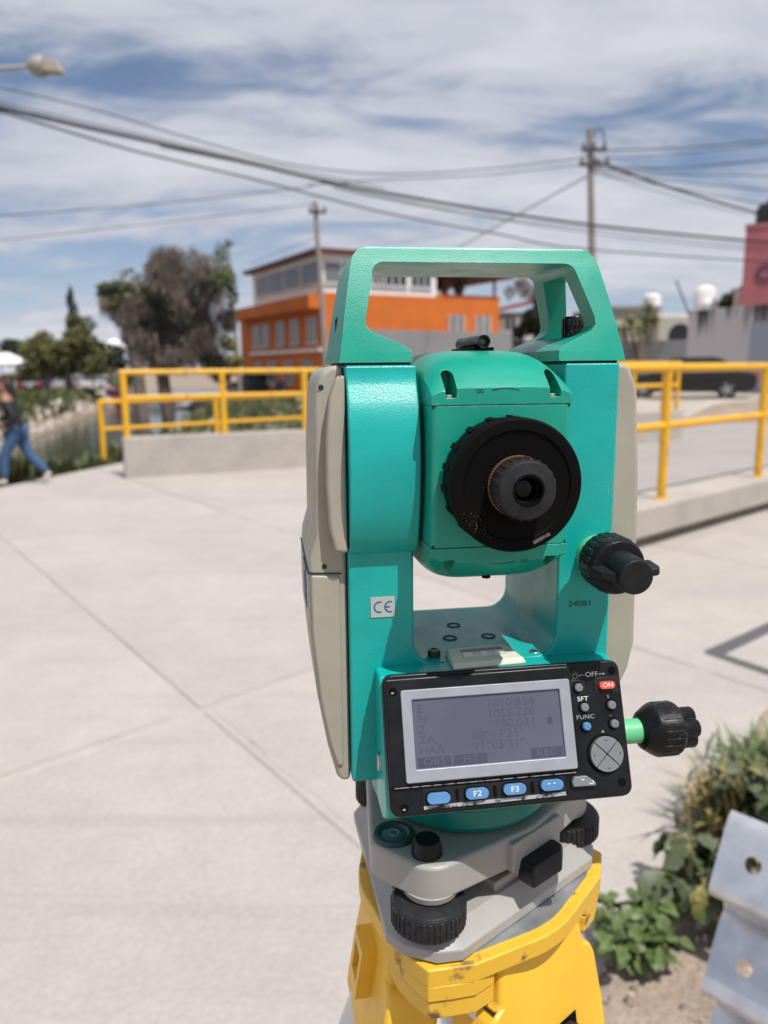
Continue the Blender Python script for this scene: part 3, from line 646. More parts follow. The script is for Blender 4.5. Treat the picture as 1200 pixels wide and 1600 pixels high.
def weeds(n, fx):
    for k in range(n):
        x, y, h = fx(); z = hgt(x, y); b = wl[rd.choice(('green', 'olive', 'green'))]
        for j in range(7):
            a = rd.uniform(0, 6.28); tip = Vector((x+math.cos(a)*h*0.5, y+math.sin(a)*h*0.5, z+h*rd.uniform(0.5, 1))); w = Vector((-math.sin(a), math.cos(a), 0))*0.05*h*2
            o = Vector((x+rd.gauss(0, 0.1), y+rd.gauss(0, 0.1), z-0.03)); m_ = (o+tip)/2+Vector((0, 0, h*0.15)); b.add([o, m_-w, tip, m_+w], [(0, 1, 2, 3)])
def near_bank():
    y = rd.uniform(10.4, 15.0); return (rd.uniform(-10.0, -5.75+max(0, y-10.8)*0.26), y, rd.uniform(0.2, 0.55))
def right_bank():
    y = rd.uniform(16, 45); return (canal_c(y)+canal_w(y)*rd.uniform(0.9, 1.0)+rd.uniform(0, 4.5), y, rd.uniform(0.12, 0.4))
def left_far():
    y = rd.uniform(22, 62); return (canal_c(y)-canal_w(y)-rd.uniform(-0.7, 8), y, rd.uniform(0.2, 0.7))
weeds(1500, near_bank); weeds(900, right_bank); weeds(1700, left_far)
for k_, b in wl.items():
    tag(part('bank_weeds', b, leaf_m[k_], smooth=0, fix=False), 'green weeds overgrowing the canal banks' if k_ == 'green' else 'yellowish weeds mixed into the canal bank growth', 'weeds', kind='stuff')

# ================================================================== cars
tyre = material('tyre rubber', (0.015, 0.015, 0.015), 0.8); rim = material('alloy rim', (0.5, 0.5, 0.52), 0.35, 0.8)
headl = material('lamp glass', (0.7, 0.7, 0.7), 0.1, spec=0.8); taill = material('tail lamp', (0.45, 0.01, 0.012), 0.2)
carglass = material('car glass', (0.012, 0.014, 0.016), 0.05, spec=0.9)
def car(name, label, loc, heading, col, sedan=True, group=None):
    paint = material('car paint', col, 0.25, 0.2, coat=0.5)
    t = thing(name, label, 'car', loc, heading, group); w = 0.88
    side = [(-2.2, 0.32), (-1.95, 0.24), (1.95, 0.24), (2.2, 0.34), (2.24, 0.6), (2.12, 0.74), (1.1, 0.90), (-1.5, 0.96), (-2.15, 0.9), (-2.25, 0.6)] if sedan else \
           [(-2.1, 0.34), (-1.9, 0.26), (1.9, 0.26), (2.1, 0.36), (2.14, 0.65), (2.0, 0.82), (1.15, 0.98), (-2.0, 1.0), (-2.15, 0.8)]
    bd = part('body', B().prism(side, -w, w), paint, t, smooth=40, bevel=0.09, seg=3)
    if sedan: lo = (-1.75, 1.15, 0.93); hi = (-0.95, 0.35, 1.42)
    else: lo = (-2.05, 1.2, 0.98); hi = (-1.75, 0.45, 1.66)
    def rect(x0, x1, z, hw): return [(x0, -hw, z), (x1, -hw, z), (x1, hw, z), (x0, hw, z)]
    part('cabin', B().loft([rect(lo[0], lo[1], lo[2]-0.06, w*0.93), rect(hi[0]-0.08, hi[1]+0.1, hi[2]-0.07, w*0.74)]), carglass, t, smooth=0, bevel=0.03)
    part('roof', B().loft([rect(hi[0]-0.1, hi[1]+0.12, hi[2]-0.08, w*0.75), rect(hi[0]+0.05, hi[1]-0.05, hi[2], w*0.66)]), paint, t, smooth=40, bevel=0.03)
    for s in (-1, 1):
        pl_ = B()
        for fx in (0.0, 0.48, 1.0):
            a = Vector((lo[0]+(lo[1]-lo[0])*fx, s*w*0.935, lo[2]-0.05)); b2 = Vector((hi[0]-0.08+(hi[1]-hi[0]+0.18)*fx, s*w*0.745, hi[2]-0.06)); pl_.tube([a, b2], 0.035, 6)
        part('pillars', pl_, paint, t)['kind'] = 'stuff'
        part('mirror', B().box((0.75, s*(w+0.09), 1.0), (0.16, 0.2, 0.13)), paint, t, smooth=0, bevel=0.04)
        part('headlight', B().box((2.12, s*0.62, 0.66), (0.22, 0.4, 0.15)), headl, t, smooth=0, bevel=0.03)
        part('tail_light', B().box((-2.18, s*0.66, 0.76), (0.18, 0.36, 0.2)), taill, t, smooth=0, bevel=0.03)
        for x in (-1.33, 1.36):
            wh = part('wheel', B().lathe([(0.2, -0.1), (0.31, -0.1), (0.325, -0.06), (0.325, 0.06), (0.31, 0.1), (0.2, 0.1)], 28, (0, 0, 0), 'y'), tyre, t); wh.location = (x, s*(w-0.06), 0.325)
            rb_ = B().lathe([(0.215, s*0.06), (0.215, s*0.102), (0.19, s*0.09), (0.06, s*0.075), (0.055, s*0.11), (0.01, s*0.112)], 24, (0, 0, 0), 'y').ribs(5, 0.12, s*0.07, s*0.105, 0.06, 0.16, (0, 0, 0), 'y')
            part('rim', rb_, rim, wh)
    part('number_plate', B().box((-2.255, 0, 0.62), (0.03, 0.45, 0.14)), frame_w, t, smooth=0)
    return t
p = AT(1070, 615, 27.5)
car('sedan', 'black sedan parked against the stained whitewashed wall', (p.x, p.y, 0.50), R(158), (0.012, 0.012, 0.014))
def cx(u, y): q = AT(u, 580, y); return (q.x, q.y, hgt(q.x, q.y))
for u, y, hd, col, sd_, lab in (
    (400, 57, 172, (0.02, 0.025, 0.035), False, 'dark blue car under the dry tree, left of the orange building'),
    (478, 54, 178, (0.03, 0.045, 0.08), False, 'navy blue car below the orange facade, partly behind the instrument'),
    (318, 58, 176, (0.05, 0.025, 0.03), True, 'dark maroon car behind the left railing between two posts'),
    (258, 62, 5, (0.30, 0.31, 0.33), True, 'grey car behind the tall end post of the left railing'),
    (184, 68, 95, (0.42, 0.03, 0.035), False, 'small bright red car just left of the tall railing post'),
    (152, 69, 84, (0.62, 0.62, 0.64), True, 'white car facing the canal, left of the red car'),
    (113, 70, 80, (0.36, 0.39, 0.44), True, 'silver car under the olive tree'),
    (70, 70, 172, (0.02, 0.025, 0.05), False, 'dark navy van-like car left of the silver car'),
    (40, 64, 120, (0.05, 0.055, 0.06), True, 'charcoal car in the row at the far left'),
    (18, 72, 175, (0.26, 0.02, 0.03), False, 'dark red pickup-sized car at the left edge of the photo'),
    (620, 38.5, 10, (0.65, 0.65, 0.66), True, 'white car glimpsed between the handle and the telescope')):
    car('parked_car', lab, cx(u, y), R(hd), col, sd_, 'cars parked along the street')

# ================================================================== poles, lamp and cables
pole_m = concrete('concrete pole', (0.30, 0.275, 0.25), (0.22, 0.2, 0.185), 2, 0.3, 12)
metal_d = material('dark line hardware', (0.06, 0.06, 0.065), 0.6); cable_m = material('black cable', (0.018, 0.018, 0.02), 0.6)
def pole(label, u0, v0, u1, v1, y, r0, r1, arms):
    top = AT(u0, v0, y); low = AT(u1, v1, y); d = (low-top); gnd = top+d*(top.z/(-d.z)); t = thing('utility_pole', label, 'utility pole', (gnd.x, gnd.y, hgt(gnd.x, gnd.y)-0.02)); tt = top-gnd
    part('shaft', B().tube([(0, 0, 0), tuple(tt)], [r1, r0], 14), pole_m, t)
    for dz, Ln, kind in arms:
        c = tt*((tt.z-dz)/tt.z)
        a = part('crossarm', B().box(tuple(c+Vector((0.1, -r0*1.3, 0))), (Ln, 0.1, 0.12)), metal_d, t, smooth=0)
        for k in (-0.42, 0.0, 0.42):
            part('insulator', B().lathe([(0.05, 0.05), (0.085, 0.1), (0.05, 0.16), (0.08, 0.2), (0.03, 0.28)], 12, (c.x+0.1+k*Ln, c.y-r0*1.3, c.z)), material('insulator', (0.12, 0.1, 0.1), 0.3), t)
    return t, top
pt, top1 = pole('concrete utility pole behind the right end of the carrying handle', 921, 223, 924, 400, 30, 0.11, 0.17, ((0.75, 0.9, 0), (1.25, 1.1, 0)))
lp = B().tube([(0.32+0.22*math.cos(a), 0, 0.05+0.45*math.sin(a)) for a in [R(-40+k*20) for k in range(14)]], 0.03, 8)
o = part('cable_loop', lp, metal_d, pt); o.location = top1-pt.location
pole('slimmer utility pole rising in front of the orange building', 492, 311, 506, 520, 38, 0.10, 0.16, ((0.5, 0.8, 0),))
pole('thin far utility pole beside the dry tree', 355, 371, 366, 500, 52, 0.09, 0.16, ((0.4, 0.5, 0),))
a0 = AT(1057, 440, 46); a1 = AT(1080, 500, 46); d = a1-a0; gnd = a0+d*(a0.z/(-d.z))
sp = thing('leaning_post', 'thin dark leaning post beside the white water tank', 'post', (gnd.x, gnd.y, 0)); part('shaft', B().tube([(0, 0, 0), tuple(a0-gnd)], [0.07, 0.05], 8), metal_d, sp); part('cap', B().lathe([(0.07, -0.03), (0.07, 0.05)], 10, tuple(a0-gnd)), metal_d, sp)
def cable(label, pts, r, group='overhead cables'):
    w = [AT(u, v, y) for u, v, y in pts]; out = []
    for i in range(len(w)-1):      # smooth through the points
        p0, p1, p2, p3 = w[max(i-1, 0)], w[i], w[i+1], w[min(i+2, len(w)-1)]
        for k in range(8):
            t = k/8; out.append(0.5*((2*p1)+(p2-p0)*t+(2*p0-5*p1+4*p2-p3)*t*t+(3*p1-p0-3*p2+p3)*t**3))
    out.append(w[-1]); c = out[0].copy()
    tag(part('overhead_cable', B().tube([p-c for p in out], r, 6), cable_m, fix=False), label, 'cable', group).location = c
cable('thick cable bundle sweeping from the upper left down to the right edge', [(-90, 147, 17), (0, 168, 18), (150, 202, 19.5), (350, 246, 21.5), (600, 301, 24), (920, 351, 28), (1280, 386, 33)], 0.047)
cable('second cable just under the thick bundle, drooping lowest on the left', [(-90, 155, 17), (0, 174, 18), (200, 233, 20), (400, 281, 22), (600, 332, 24), (775, 365, 26), (920, 390, 28), (1280, 414, 33)], 0.025)
cable('thin cable splitting off above the thick bundle in the middle', [(250, 229, 20.5), (450, 270, 22.5), (600, 308, 24), (920, 364, 28), (1280, 400, 33)], 0.016)
cable('thin cable riding just above the thick bundle on the left', [(-90, 139, 17.3), (0, 160, 18.2), (200, 206, 20.2), (420, 256, 22.4), (600, 294, 24.2)], 0.014)
cable('thin cable riding just under the thick bundle on the right', [(520, 293, 23.3), (700, 329, 25.3), (920, 358, 28.1), (1280, 394, 33.1)], 0.014)
cable('faint upper cable from the left edge to the top of the right pole', [(-90, 118, 22), (0, 137, 22.5), (150, 172, 23.5), (300, 217, 25), (450, 256, 26.5), (600, 272, 27.5), (760, 264, 28.8), (918, 246, 30)], 0.020)
cable('cable meeting the right pole just below its top from the left', [(480, 289, 26.8), (600, 281, 27.5), (760, 273, 28.8), (918, 256, 30)], 0.017)
cable('upper of the two cables between left edge and the slim pole', [(-90, 344, 33), (0, 337, 34), (250, 318, 36), (450, 296, 37.6), (492, 290, 38)], 0.022)
cable('lower of the two cables between left edge and the slim pole', [(-90, 383, 33), (0, 375, 34), (250, 348, 36), (492, 318, 38)], 0.017)
cable('topmost cable from the right pole to the right edge', [(924, 234, 30), (1067, 231, 29), (1290, 211, 27)], 0.022)
cable('second cable from the right pole to the right edge', [(926, 250, 30), (1067, 240, 29), (1290, 216, 27)], 0.014)
cable('lowest cable from the right pole to the right edge', [(930, 264, 30), (1067, 262, 29.4), (1290, 238, 27)], 0.013)
cable('thick drop cable from the right pole to the black roof tank', [(926, 250, 30), (1040, 291, 34), (1184, 334, 40.3)], 0.050)
cable('thin drop cable under the thick one towards the pink building', [(926, 268, 30), (1040, 303, 34), (1165, 336, 40)], 0.014)
cable('slanting cable from the right pole down behind the handle', [(916, 276, 30), (815, 332, 36), (700, 396, 44)], 0.025)
for k_, (v1, dr_) in enumerate(((243, 'first'), (262, 'second'), (281, 'third'), (300, 'fourth'))):
    cable('%s thin cable counted downwards in the fan right of the pole' % dr_, [(928, 258+4*k_, 30), (1060, 262+11*k_, 30.5), (1290, v1+20*k_*0.6, 31)], 0.017)
cable('sagging thin cable from the slim pole to the orange roof', [(492, 372, 38), (440, 392, 43), (390, 412, 50)], 0.013)
# street lamp: arm reaches in from a post outside the left edge
a0 = AT(45, 104, 14); base = AT(-330, 577, 14)
sl_ = thing('street_lamp', 'grey street lamp head on a long arm at the upper left', 'street lamp', (base.x, base.y, 0))
la = material('lamp arm', (0.45, 0.43, 0.4), 0.45, 0.4); lh = material('lamp housing', (0.30, 0.29, 0.265), 0.5)
e = a0-Vector((base.x, base.y, 0)); p_l = AT(0, 107, 14)-Vector((base.x, base.y, 0))
part('post', B().tube([(0, 0, 0), (0, 0, e.z-0.3)], [0.09, 0.06], 14), la, sl_)
part('arm', B().tube([(0, 0, e.z-0.35), (0.3, 0, e.z-0.16), tuple(p_l), tuple(e)], 0.035, 10), la, sl_)
hd = part('lamp_head', B().lathe([(0.05, -0.02), (0.12, 0.04), (0.165, 0.12), (0.165, 0.22), (0.14, 0.27)], 24, tuple(e), 'x'), lh, sl_)
part('clasp', B().lathe([(0.155, 0.26), (0.155, 0.29)], 24, tuple(e), 'x'), rim, hd)
part('louvre', B().loft([[(e.x+0.28, e.y-0.11, e.z-0.10), (e.x+0.28, e.y+0.11, e.z-0.10), (e.x+0.28, e.y+0.11, e.z+0.09), (e.x+0.28, e.y-0.11, e.z+0.09)], [(e.x+0.58, e.y-0.1, e.z-0.12), (e.x+0.58, e.y+0.1, e.z-0.12), (e.x+0.5, e.y+0.1, e.z+0.06), (e.x+0.5, e.y-0.1, e.z+0.06)]]), material('lamp louvre', (0.36, 0.32, 0.26), 0.5), hd, smooth=0, bevel=0.015)

# ================================================================== walking person
def skinned(name, verts, edges, radii, mat_, parent, root=0, sub=2):
    me = bpy.data.meshes.new(name); me.from_pydata(verts, edges, []); o = link(name, me)
    md = o.modifiers.new('skin', 'SKIN'); md.use_smooth_shade = True
    for i, r_ in enumerate(radii):
        sv = me.skin_vertices[0].data[i]; sv.radius = r_ if isinstance(r_, tuple) else (r_, r_); sv.use_root = (i == root)
    s2 = o.modifiers.new('sub', 'SUBSURF'); s2.levels = sub; s2.render_levels = sub
    dg = bpy.context.evaluated_depsgraph_get(); dg.update(); new = bpy.data.meshes.new_from_object(o.evaluated_get(dg)); bpy.data.objects.remove(o)
    new.polygons.foreach_set('use_smooth', [True]*len(new.polygons)); new.name = name
    return link(name, new, mat_, parent)
pp = G(38, 757)
pr = thing('person', 'person in black jacket and blue jeans striding along the canal edge at left', 'person', (pp.x-0.05, pp.y, 0.0), R(10))
skin_m = material('skin', (0.33, 0.17, 0.11), 0.5); jeans = material('blue denim', (0.045, 0.10, 0.21), 0.8, var=0.15, vscale=14); jacket = material('black jacket', (0.009, 0.010, 0.013), 0.7)
shoe_m = material('white trainer', (0.55, 0.53, 0.5), 0.5); hair_m = material('dark hair', (0.02, 0.012, 0.009), 0.5)
# x: forward is -x (walks to the left), y: away, z up; 1.55 m tall
V = {'pel': (0, 0, 0.80), 'wst': (-0.01, 0, 0.93), 'chs': (-0.05, 0, 1.12), 'shd': (-0.06, 0, 1.24), 'nck': (-0.08, 0, 1.31), 'hd0': (-0.10, 0, 1.38), 'hd1': (-0.105, 0, 1.47),
     'hl': (0.0, -0.085, 0.76), 'kl': (-0.16, -0.09, 0.44), 'al': (-0.20, -0.09, 0.09), 'tl': (-0.34, -0.09, 0.04), 'hr': (0.0, 0.085, 0.76), 'kr': (0.13, 0.09, 0.43), 'ar': (0.37, 0.09, 0.16), 'tr': (0.30, 0.09, 0.035),
     'sl': (-0.06, -0.16, 1.21), 'el': (0.06, -0.21, 1.0), 'wl': (-0.08, -0.2, 0.84), 'fl': (-0.13, -0.19, 0.78), 'sr': (-0.06, 0.16, 1.21), 'er': (-0.10, 0.21, 0.99), 'wr': (-0.27, 0.17, 0.93), 'fr': (-0.33, 0.16, 0.92)}
def sub_skel(keys, edges_, rad, mt, nm, root=0, sub=2):
    ix = {k: i for i, k in enumerate(keys)}; return skinned(nm, [V[k] for k in keys], [(ix[a], ix[b]) for a, b in edges_], [rad[k] for k in keys], mt, pr, root, sub)
ks = list(V); rad = {'pel': (0.13, 0.115), 'wst': (0.115, 0.10), 'chs': (0.125, 0.105), 'shd': (0.11, 0.085), 'nck': 0.052, 'hd0': (0.078, 0.085), 'hd1': (0.085, 0.09), 'hl': 0.09, 'kl': 0.062, 'al': 0.042, 'tl': 0.032, 'hr': 0.09, 'kr': 0.062, 'ar': 0.042, 'tr': 0.032,
        'sl': 0.055, 'el': 0.04, 'wl': 0.03, 'fl': 0.03, 'sr': 0.055, 'er': 0.04, 'wr': 0.03, 'fr': 0.03}
E_ = [('pel', 'wst'), ('wst', 'chs'), ('chs', 'shd'), ('shd', 'nck'), ('nck', 'hd0'), ('hd0', 'hd1'), ('pel', 'hl'), ('hl', 'kl'), ('kl', 'al'), ('al', 'tl'), ('pel', 'hr'), ('hr', 'kr'), ('kr', 'ar'), ('ar', 'tr'), ('shd', 'sl'), ('sl', 'el'), ('el', 'wl'), ('wl', 'fl'), ('shd', 'sr'), ('sr', 'er'), ('er', 'wr'), ('wr', 'fr')]
sub_skel(ks, E_, rad, skin_m, 'body')
r2 = {k: (tuple(x+0.018 for x in v) if isinstance(v, tuple) else v+0.018) for k, v in rad.items()}
kj = ['pel', 'wst', 'chs', 'shd', 'sl', 'el', 'wl', 'sr', 'er', 'wr']; r3 = dict(r2); r3['pel'] = (0.15, 0.14)
V['pel2'] = V['pel']; sub_skel(kj, [e_ for e_ in E_ if e_[0] in kj and e_[1] in kj], r3, jacket, 'jacket')
kq = ['pel', 'hl', 'kl', 'al', 'hr', 'kr', 'ar']; sub_skel(kq, [e_ for e_ in E_ if e_[0] in kq and e_[1] in kq], r2, jeans, 'jeans')
for a_, b_2 in (('al', 'tl'), ('ar', 'tr')):
    va, vb = Vector(V[a_]), Vector(V[b_2]); dd = (vb-va).normalized()
    skinned('shoe', [tuple(va-dd*0.05+Vector((0, 0, -0.035))), tuple(va+Vector((0, 0, -0.03))), tuple(vb+dd*0.03)], [(0, 1), (1, 2)], [0.045, (0.05, 0.045), (0.045, 0.03)], shoe_m, pr)
skinned('hair', [(-0.07, 0, 1.51), (-0.03, 0, 1.44), (-0.0, 0, 1.32), (0.01, 0, 1.2)], [(0, 1), (1, 2), (2, 3)], [(0.088, 0.08), (0.1, 0.09), (0.08, 0.06), (0.06, 0.03)], hair_m, pr)
for s in (-1, 1):
    skinned('ear', [(-0.1, s*0.085, 1.42), (-0.1, s*0.092, 1.45)], [(0, 1)], [0.014, 0.016], skin_m, pr, sub=1)
skinned('nose', [(-0.185, 0, 1.43), (-0.2, 0, 1.41)], [(0, 1)], [0.012, 0.016], skin_m, pr, sub=1)
# ================================================================== surveying instrument
YAW = R(8.5)
AX = Vector((0.0436, 0.4232, 0))                      # vertical axis of the instrument on the ground
teal = material('teal paint', (0.003, 0.375, 0.345), 0.28, var=0.06, vscale=40, bump=0.4, bscale=1500, bdist=0.00035)
green = material('green plastic', (0.004, 0.30, 0.215), 0.30, var=0.06, vscale=40, bump=0.38, bscale=1700, bdist=0.0003)
dteal = material('shaded teal base', (0.003, 0.18, 0.15), 0.3)  # darker copy of the teal, with the display panel's shade put in
beige = material('beige cover plastic', (0.36, 0.335, 0.275), 0.5, var=0.05, vscale=50, bump=0.2, bscale=1200, bdist=0.0003)
black = material('black plastic', (0.007, 0.0075, 0.0085), 0.33, spec=0.28, var=0.3, vscale=90, bump=0.1, bscale=900, bdist=0.0003)
satin = material('satin black rubber', (0.011, 0.012, 0.014), 0.42, spec=0.28, var=0.25, vscale=150)
matte = material('matte black', (0.0035, 0.0035, 0.0035), 0.6, spec=0.08)
dgrey = material('dark grey rubber', (0.018, 0.019, 0.021), 0.5, spec=0.25, var=0.2, vscale=200)
lgrey = material('tribrach grey paint', (0.325, 0.312, 0.298), 0.42, var=0.05, vscale=40, bump=0.1, bscale=700, bdist=0.0003)
mint = material('mint plastic', (0.12, 0.50, 0.24), 0.4)
steel = material('steel', (0.55, 0.56, 0.58), 0.3, 1.0)
brass = material('brass screw', (0.62, 0.55, 0.4), 0.4, 0.8)
copper = material('copper scale ring', (0.6, 0.26, 0.12), 0.4, 0.7)
glassm = material('dark lens glass', (0.002, 0.002, 0.003), 0.05, spec=0.25)
cream = material('cream vial housing', (0.62, 0.62, 0.5), 0.4)
vialm = material('vial glass', (0.45, 0.5, 0.46), 0.1, spec=0.8)
bezel = material('pale grey bezel', (0.27, 0.285, 0.33), 0.3, var=0.06, vscale=120)
lcdm = material('lcd glass', (0.092, 0.089, 0.132), 0.16, var=0.08, vscale=30, spec=0.7)
lcdt = material('lcd dark segments', (0.073, 0.07, 0.106), 0.3)
bluek = material('blue key', (0.085, 0.22, 0.44), 0.4, var=0.08, vscale=200)
greyk = material('grey key', (0.17, 0.185, 0.2), 0.4)
redk = material('red key', (0.75, 0.07, 0.03), 0.4)
whitep = material('white print', (0.75, 0.75, 0.7), 0.6)
greyp = material('worn grey print', (0.3, 0.3, 0.3), 0.6)
darkp = material('dark print', (0.008, 0.02, 0.022), 0.6)
sticker = material('pale sticker', (0.42, 0.47, 0.42), 0.4)
bluep = material('blue print', (0.02, 0.08, 0.42), 0.5)
worn = material('worn bare plastic', (0.34, 0.35, 0.36), 0.35, col2=(0.02, 0.02, 0.022), vscale=260, ramp=(0.5, 0.62))

wear(teal, (0.42, 0.55, 0.52), 0.0011, 0.985, 0.9, 260, 0.55, dust=0.35, dscale=1100)
wear(green, (0.30, 0.48, 0.42), 0.0011, 0.985, 0.9, 260, 0.4, dust=0.3, dscale=1100)
wear(beige, (0.16, 0.14, 0.11), 0.001, 0.985, 0.9, 200, 0.5, dust=0.3, dscale=700)
wear(black, (0.16, 0.16, 0.165), 0.0008, 0.985, 0.85, 320, 0.8, dust=0.22, dscale=1500)
wear(satin, (0.13, 0.13, 0.135), 0.0008, 0.985, 0.85, 320, 0.7, dust=0.2, dscale=1500)
wear(dgrey, (0.12, 0.12, 0.12), 0.0008, 0.985, 0.85, 300, 0.6, dust=0.25, dscale=1200)
wear(lgrey, (0.20, 0.185, 0.165), 0.001, 0.985, 0.88, 170, 0.6, dust=0.35, dscale=600)
ts = thing('total_station', 'teal and beige surveying total station with carrying handle and lit-up keypad panel', 'surveying instrument',
           (AX.x, AX.y, H-0.245), YAW)
ts['label'] = 'teal surveying total station with black eyepiece and grey screen on the yellow tripod'
def S(): return B(0.001, (0, 0, 245))

# U shaped frame
fr = S().prism([(-69, 2.5), (-69, -212), (69, -212), (69, 2.5), (40, 2.5)]
               + arc((28, -137), 12, 0, -90, 6) + arc((-25, -138), 11, 270, 180, 6) + [(-36, 2.5)], -45, 45)
part('frame', fr, teal, ts, bevel=0.0016)
dr = S().prism([(-44, 1.8), (-46, 1.8), (-46.3, -3), (-48.4, -7.5), (-52.0, -14), (-55.2, -21), (-57.2, -30), (-58.0, -43), (-57.4, -56), (-55.4, -69), (-52.4, -80), (-49.2, -87), (-47, -88.8), (-44, -88.8)],
               -68.6, -34.6, 'yz')
part('circle_housing', dr, teal, ts, bevel=0.0022, seg=3)

# side covers
lc = S().prism([(-69.3, 2.2), (-75, 2.2), (-79.5, -1), (-82.5, -9), (-84, -40), (-84.5, -80), (-87.5, -90), (-88.8, -105), (-88.5, -130), (-85.5, -165), (-81, -192), (-76.5, -210), (-74.5, -213), (-69.3, -213)], -41, 42)
lcov = part('side_cover', lc, beige, ts, bevel=0.004, seg=3); lcov['label'] = 'beige battery side cover on the left with a bulging door'
b = S().prism([(-69.4, -2), (-73, -3), (-76.5, -12), (-78.5, -30), (-79, -55), (-78, -75), (-75.5, -87), (-69.4, -88)], -50, -38)
part('raised_rim', b, beige, lcov, bevel=0.0025, seg=3)
b = S().prism([(-73, -101), (-87.5, -100), (-87.3, -130), (-84.2, -165), (-79.8, -190), (-76.2, -203), (-73, -204)], -42.3, -36)
part('battery_door', b, beige, lcov, bevel=0.0012)
b = S().prism([(-72.2, -99.6), (-88.9, -98.6), (-88.9, -99.4), (-72.2, -100.3)], -41.6, 41); part('seam', b, darkp, lcov)
b = S().box((-88.6, -8, -112), (1.2, 26, 22)); part('label_plate', b, material('dark label', (0.06, 0.07, 0.1), 0.4), lcov, bevel=0.0003)
b = S().box((-89.3, -14, -112), (0.3, 5, 14)); part('print', b, bluep, lcov)
rc = S().prism([(69.3, 2.2), (75.5, 2.2), (78.5, 0), (83, -10), (86.5, -60), (88.5, -148), (85.5, -163), (81.5, -172), (81, -212), (69.3, -212)], -37, 42)
rcov = part('side_cover', rc, beige, ts, bevel=0.003, seg=3); rcov['label'] = 'plain beige side cover on the right'
for z in (-8, -96):
    part('cover_screw', S().lathe([(1.3, -41.3), (1.3, -40.5)], 12, (-80 if z == -8 else -80.5, 0, z), 'y'), darkp, lcov)

part('gasket', S().box((54.5, 0, 2.4), (27, 86, 2.6)), darkp, ts); part('gasket', S().box((-52.5, 0, 2.4), (31, 86, 2.6)), darkp, ts)
# carrying handle: a solid with a front opening and triangular side windows
hb = S().loft([[(-w+cx, -d, z), (w+cx, -d, z), (w+cx, d, z), (-w+cx, d, z)] for w, d, z, cx in
               ((71.4, 45.3, 3.3, 0), (70.6, 44.2, 8, 0), (66.5, 36.5, 32, -0.4), (63, 30, 50, -0.8), (61.2, 28.2, 54.5, -1), (58.5, 27.2, 57.4, -1), (54, 26.4, 58.8, -1))])
hnd = part('handle', hb, green, ts)
op = S().prism([(-36, -6), (-36.5, 8.5), (-39.5, 11), (-55.5, 18), (-58, 21), (-57.6, 25), (-53.2, 45)] + arc((-47.6, 45.4), 5.8, 180, 90, 4)
               + arc((44.2, 45.4), 5.8, 90, 10, 4) + [(57, 25), (57.3, 21), (55, 18), (39.8, 11), (37, 8.5), (36.5, -6)], -70, 70)
sd = S().prism([(-27.5, 15.5), (27.5, 15.5), (15.5, 47), (-15.5, 47)], 0, 90, 'yz')
cut(hnd, [op, sd])
md = hnd.modifiers.new('bevel', 'BEVEL'); md.width = 0.0022; md.segments = 3; md.limit_method = 'ANGLE'; md.angle_limit = R(34); md.harden_normals = True
for sx in (62.3, -62.3):
    k = S().lathe([(5.6, 13), (5.6, 15), (6.2, 16), (6.2, 26.5), (5.6, 27.4)], 24, (sx, 0, 0)).ribs(18, 6.2, 16.3, 26, 1.0, 0.9, (sx, 0, 0), 'z')
    part('lock_screw', k, black, hnd)

# telescope
tcx = 0.8
def cap(sign, z0, hh, name, slots):
    nx, ny = 24, 34; b = S(); top = []; vs = []; fs = []
    for j in range(ny+1):
        for i in range(nx+1):
            # denser near the rim
            s = -1+2*i/nx; t = -1+2*j/ny; s = math.sin(s*math.pi/2)*0.6+s*0.4; t = math.sin(t*math.pi/2)*0.6+t*0.4
            x, y = s*33.2, t*70
            h = hh*(1-abs(s)**5*0.42)*(1-abs(t)**4*0.70)
            vs.append((x+tcx, y, z0+sign*h))
    n = len(vs); bot = [(v[0], v[1], z0) for v in vs]; vs += bot
    W = nx+1
    for j in range(ny):
        for i in range(nx):
            a = j*W+i; fs.append((a, a+1, a+W+1, a+W)); fs.append((a+n, a+W+n, a+W+1+n, a+1+n))
    for i in range(nx): fs.append((i, i+n, i+1+n, i+1)); a = ny*W+i; fs.append((a, a+1, a+1+n, a+n))
    for j in range(ny): a = j*W; fs.append((a, a+W, a+W+n, a+n)); a = j*W+nx; fs.append((a, a+n, a+W+n, a+W))
    b.add(vs, fs); o = part(name, b, green, tel, smooth=40)
    cut(o, slots, 40); md = o.modifiers.new('bevel', 'BEVEL'); md.width = 0.0009; md.segments = 2; md.limit_method = 'ANGLE'; md.angle_limit = R(50)
    return o
tel = part('telescope', S().prism([(tcx+(33.1-3)*sx+3*math.cos(R(a0+22.5*k)), (69.8-3)*sy+3*math.sin(R(a0+22.5*k))) for sx, sy, a0 in ((1, 1, 0), (-1, 1, 90), (-1, -1, 180), (1, -1, 270)) for k in range(5)], -82.5, -16.5, 'xy'), green, ts, bevel=0.0003)
part('seam', S().box((tcx, 0, -16.5), (65.4, 138.6, 2.2)).box((tcx, 0, -82.5), (65.4, 138.6, 2.2)), darkp, tel)
us = [S().prism([(x-2.7, -13), (x+2.7, -13), (x+2.7, -3.2)] + arc((x, -3.2), 2.7, 20, 160, 5) + [(x-2.7, -3.2)], -80, -51) for x in (-23.3, 26)]
ls = [S().prism([(x-2.6, -99), (x+2.8, -99), (x+2.8, -88.5), (x-2.6, -88.5)], -80, -56) for x in (-23.8, 25.6)]
cap(1, -16.2, 25.4, 'telescope_cap', us); cap(-1, -82.8, 24, 'telescope_cap', ls)
for x in (-23.3, 26): part('cap_screw', S().lathe([(1.9, -13), (1.9, -12), (1.5, -11.7)], 14, (x, -65, 0)), brass, tel)
part('base_stud', S().lathe([(2.2, -103.3), (2.2, -100)], 14, (0, -50, 0)), matte, tel)
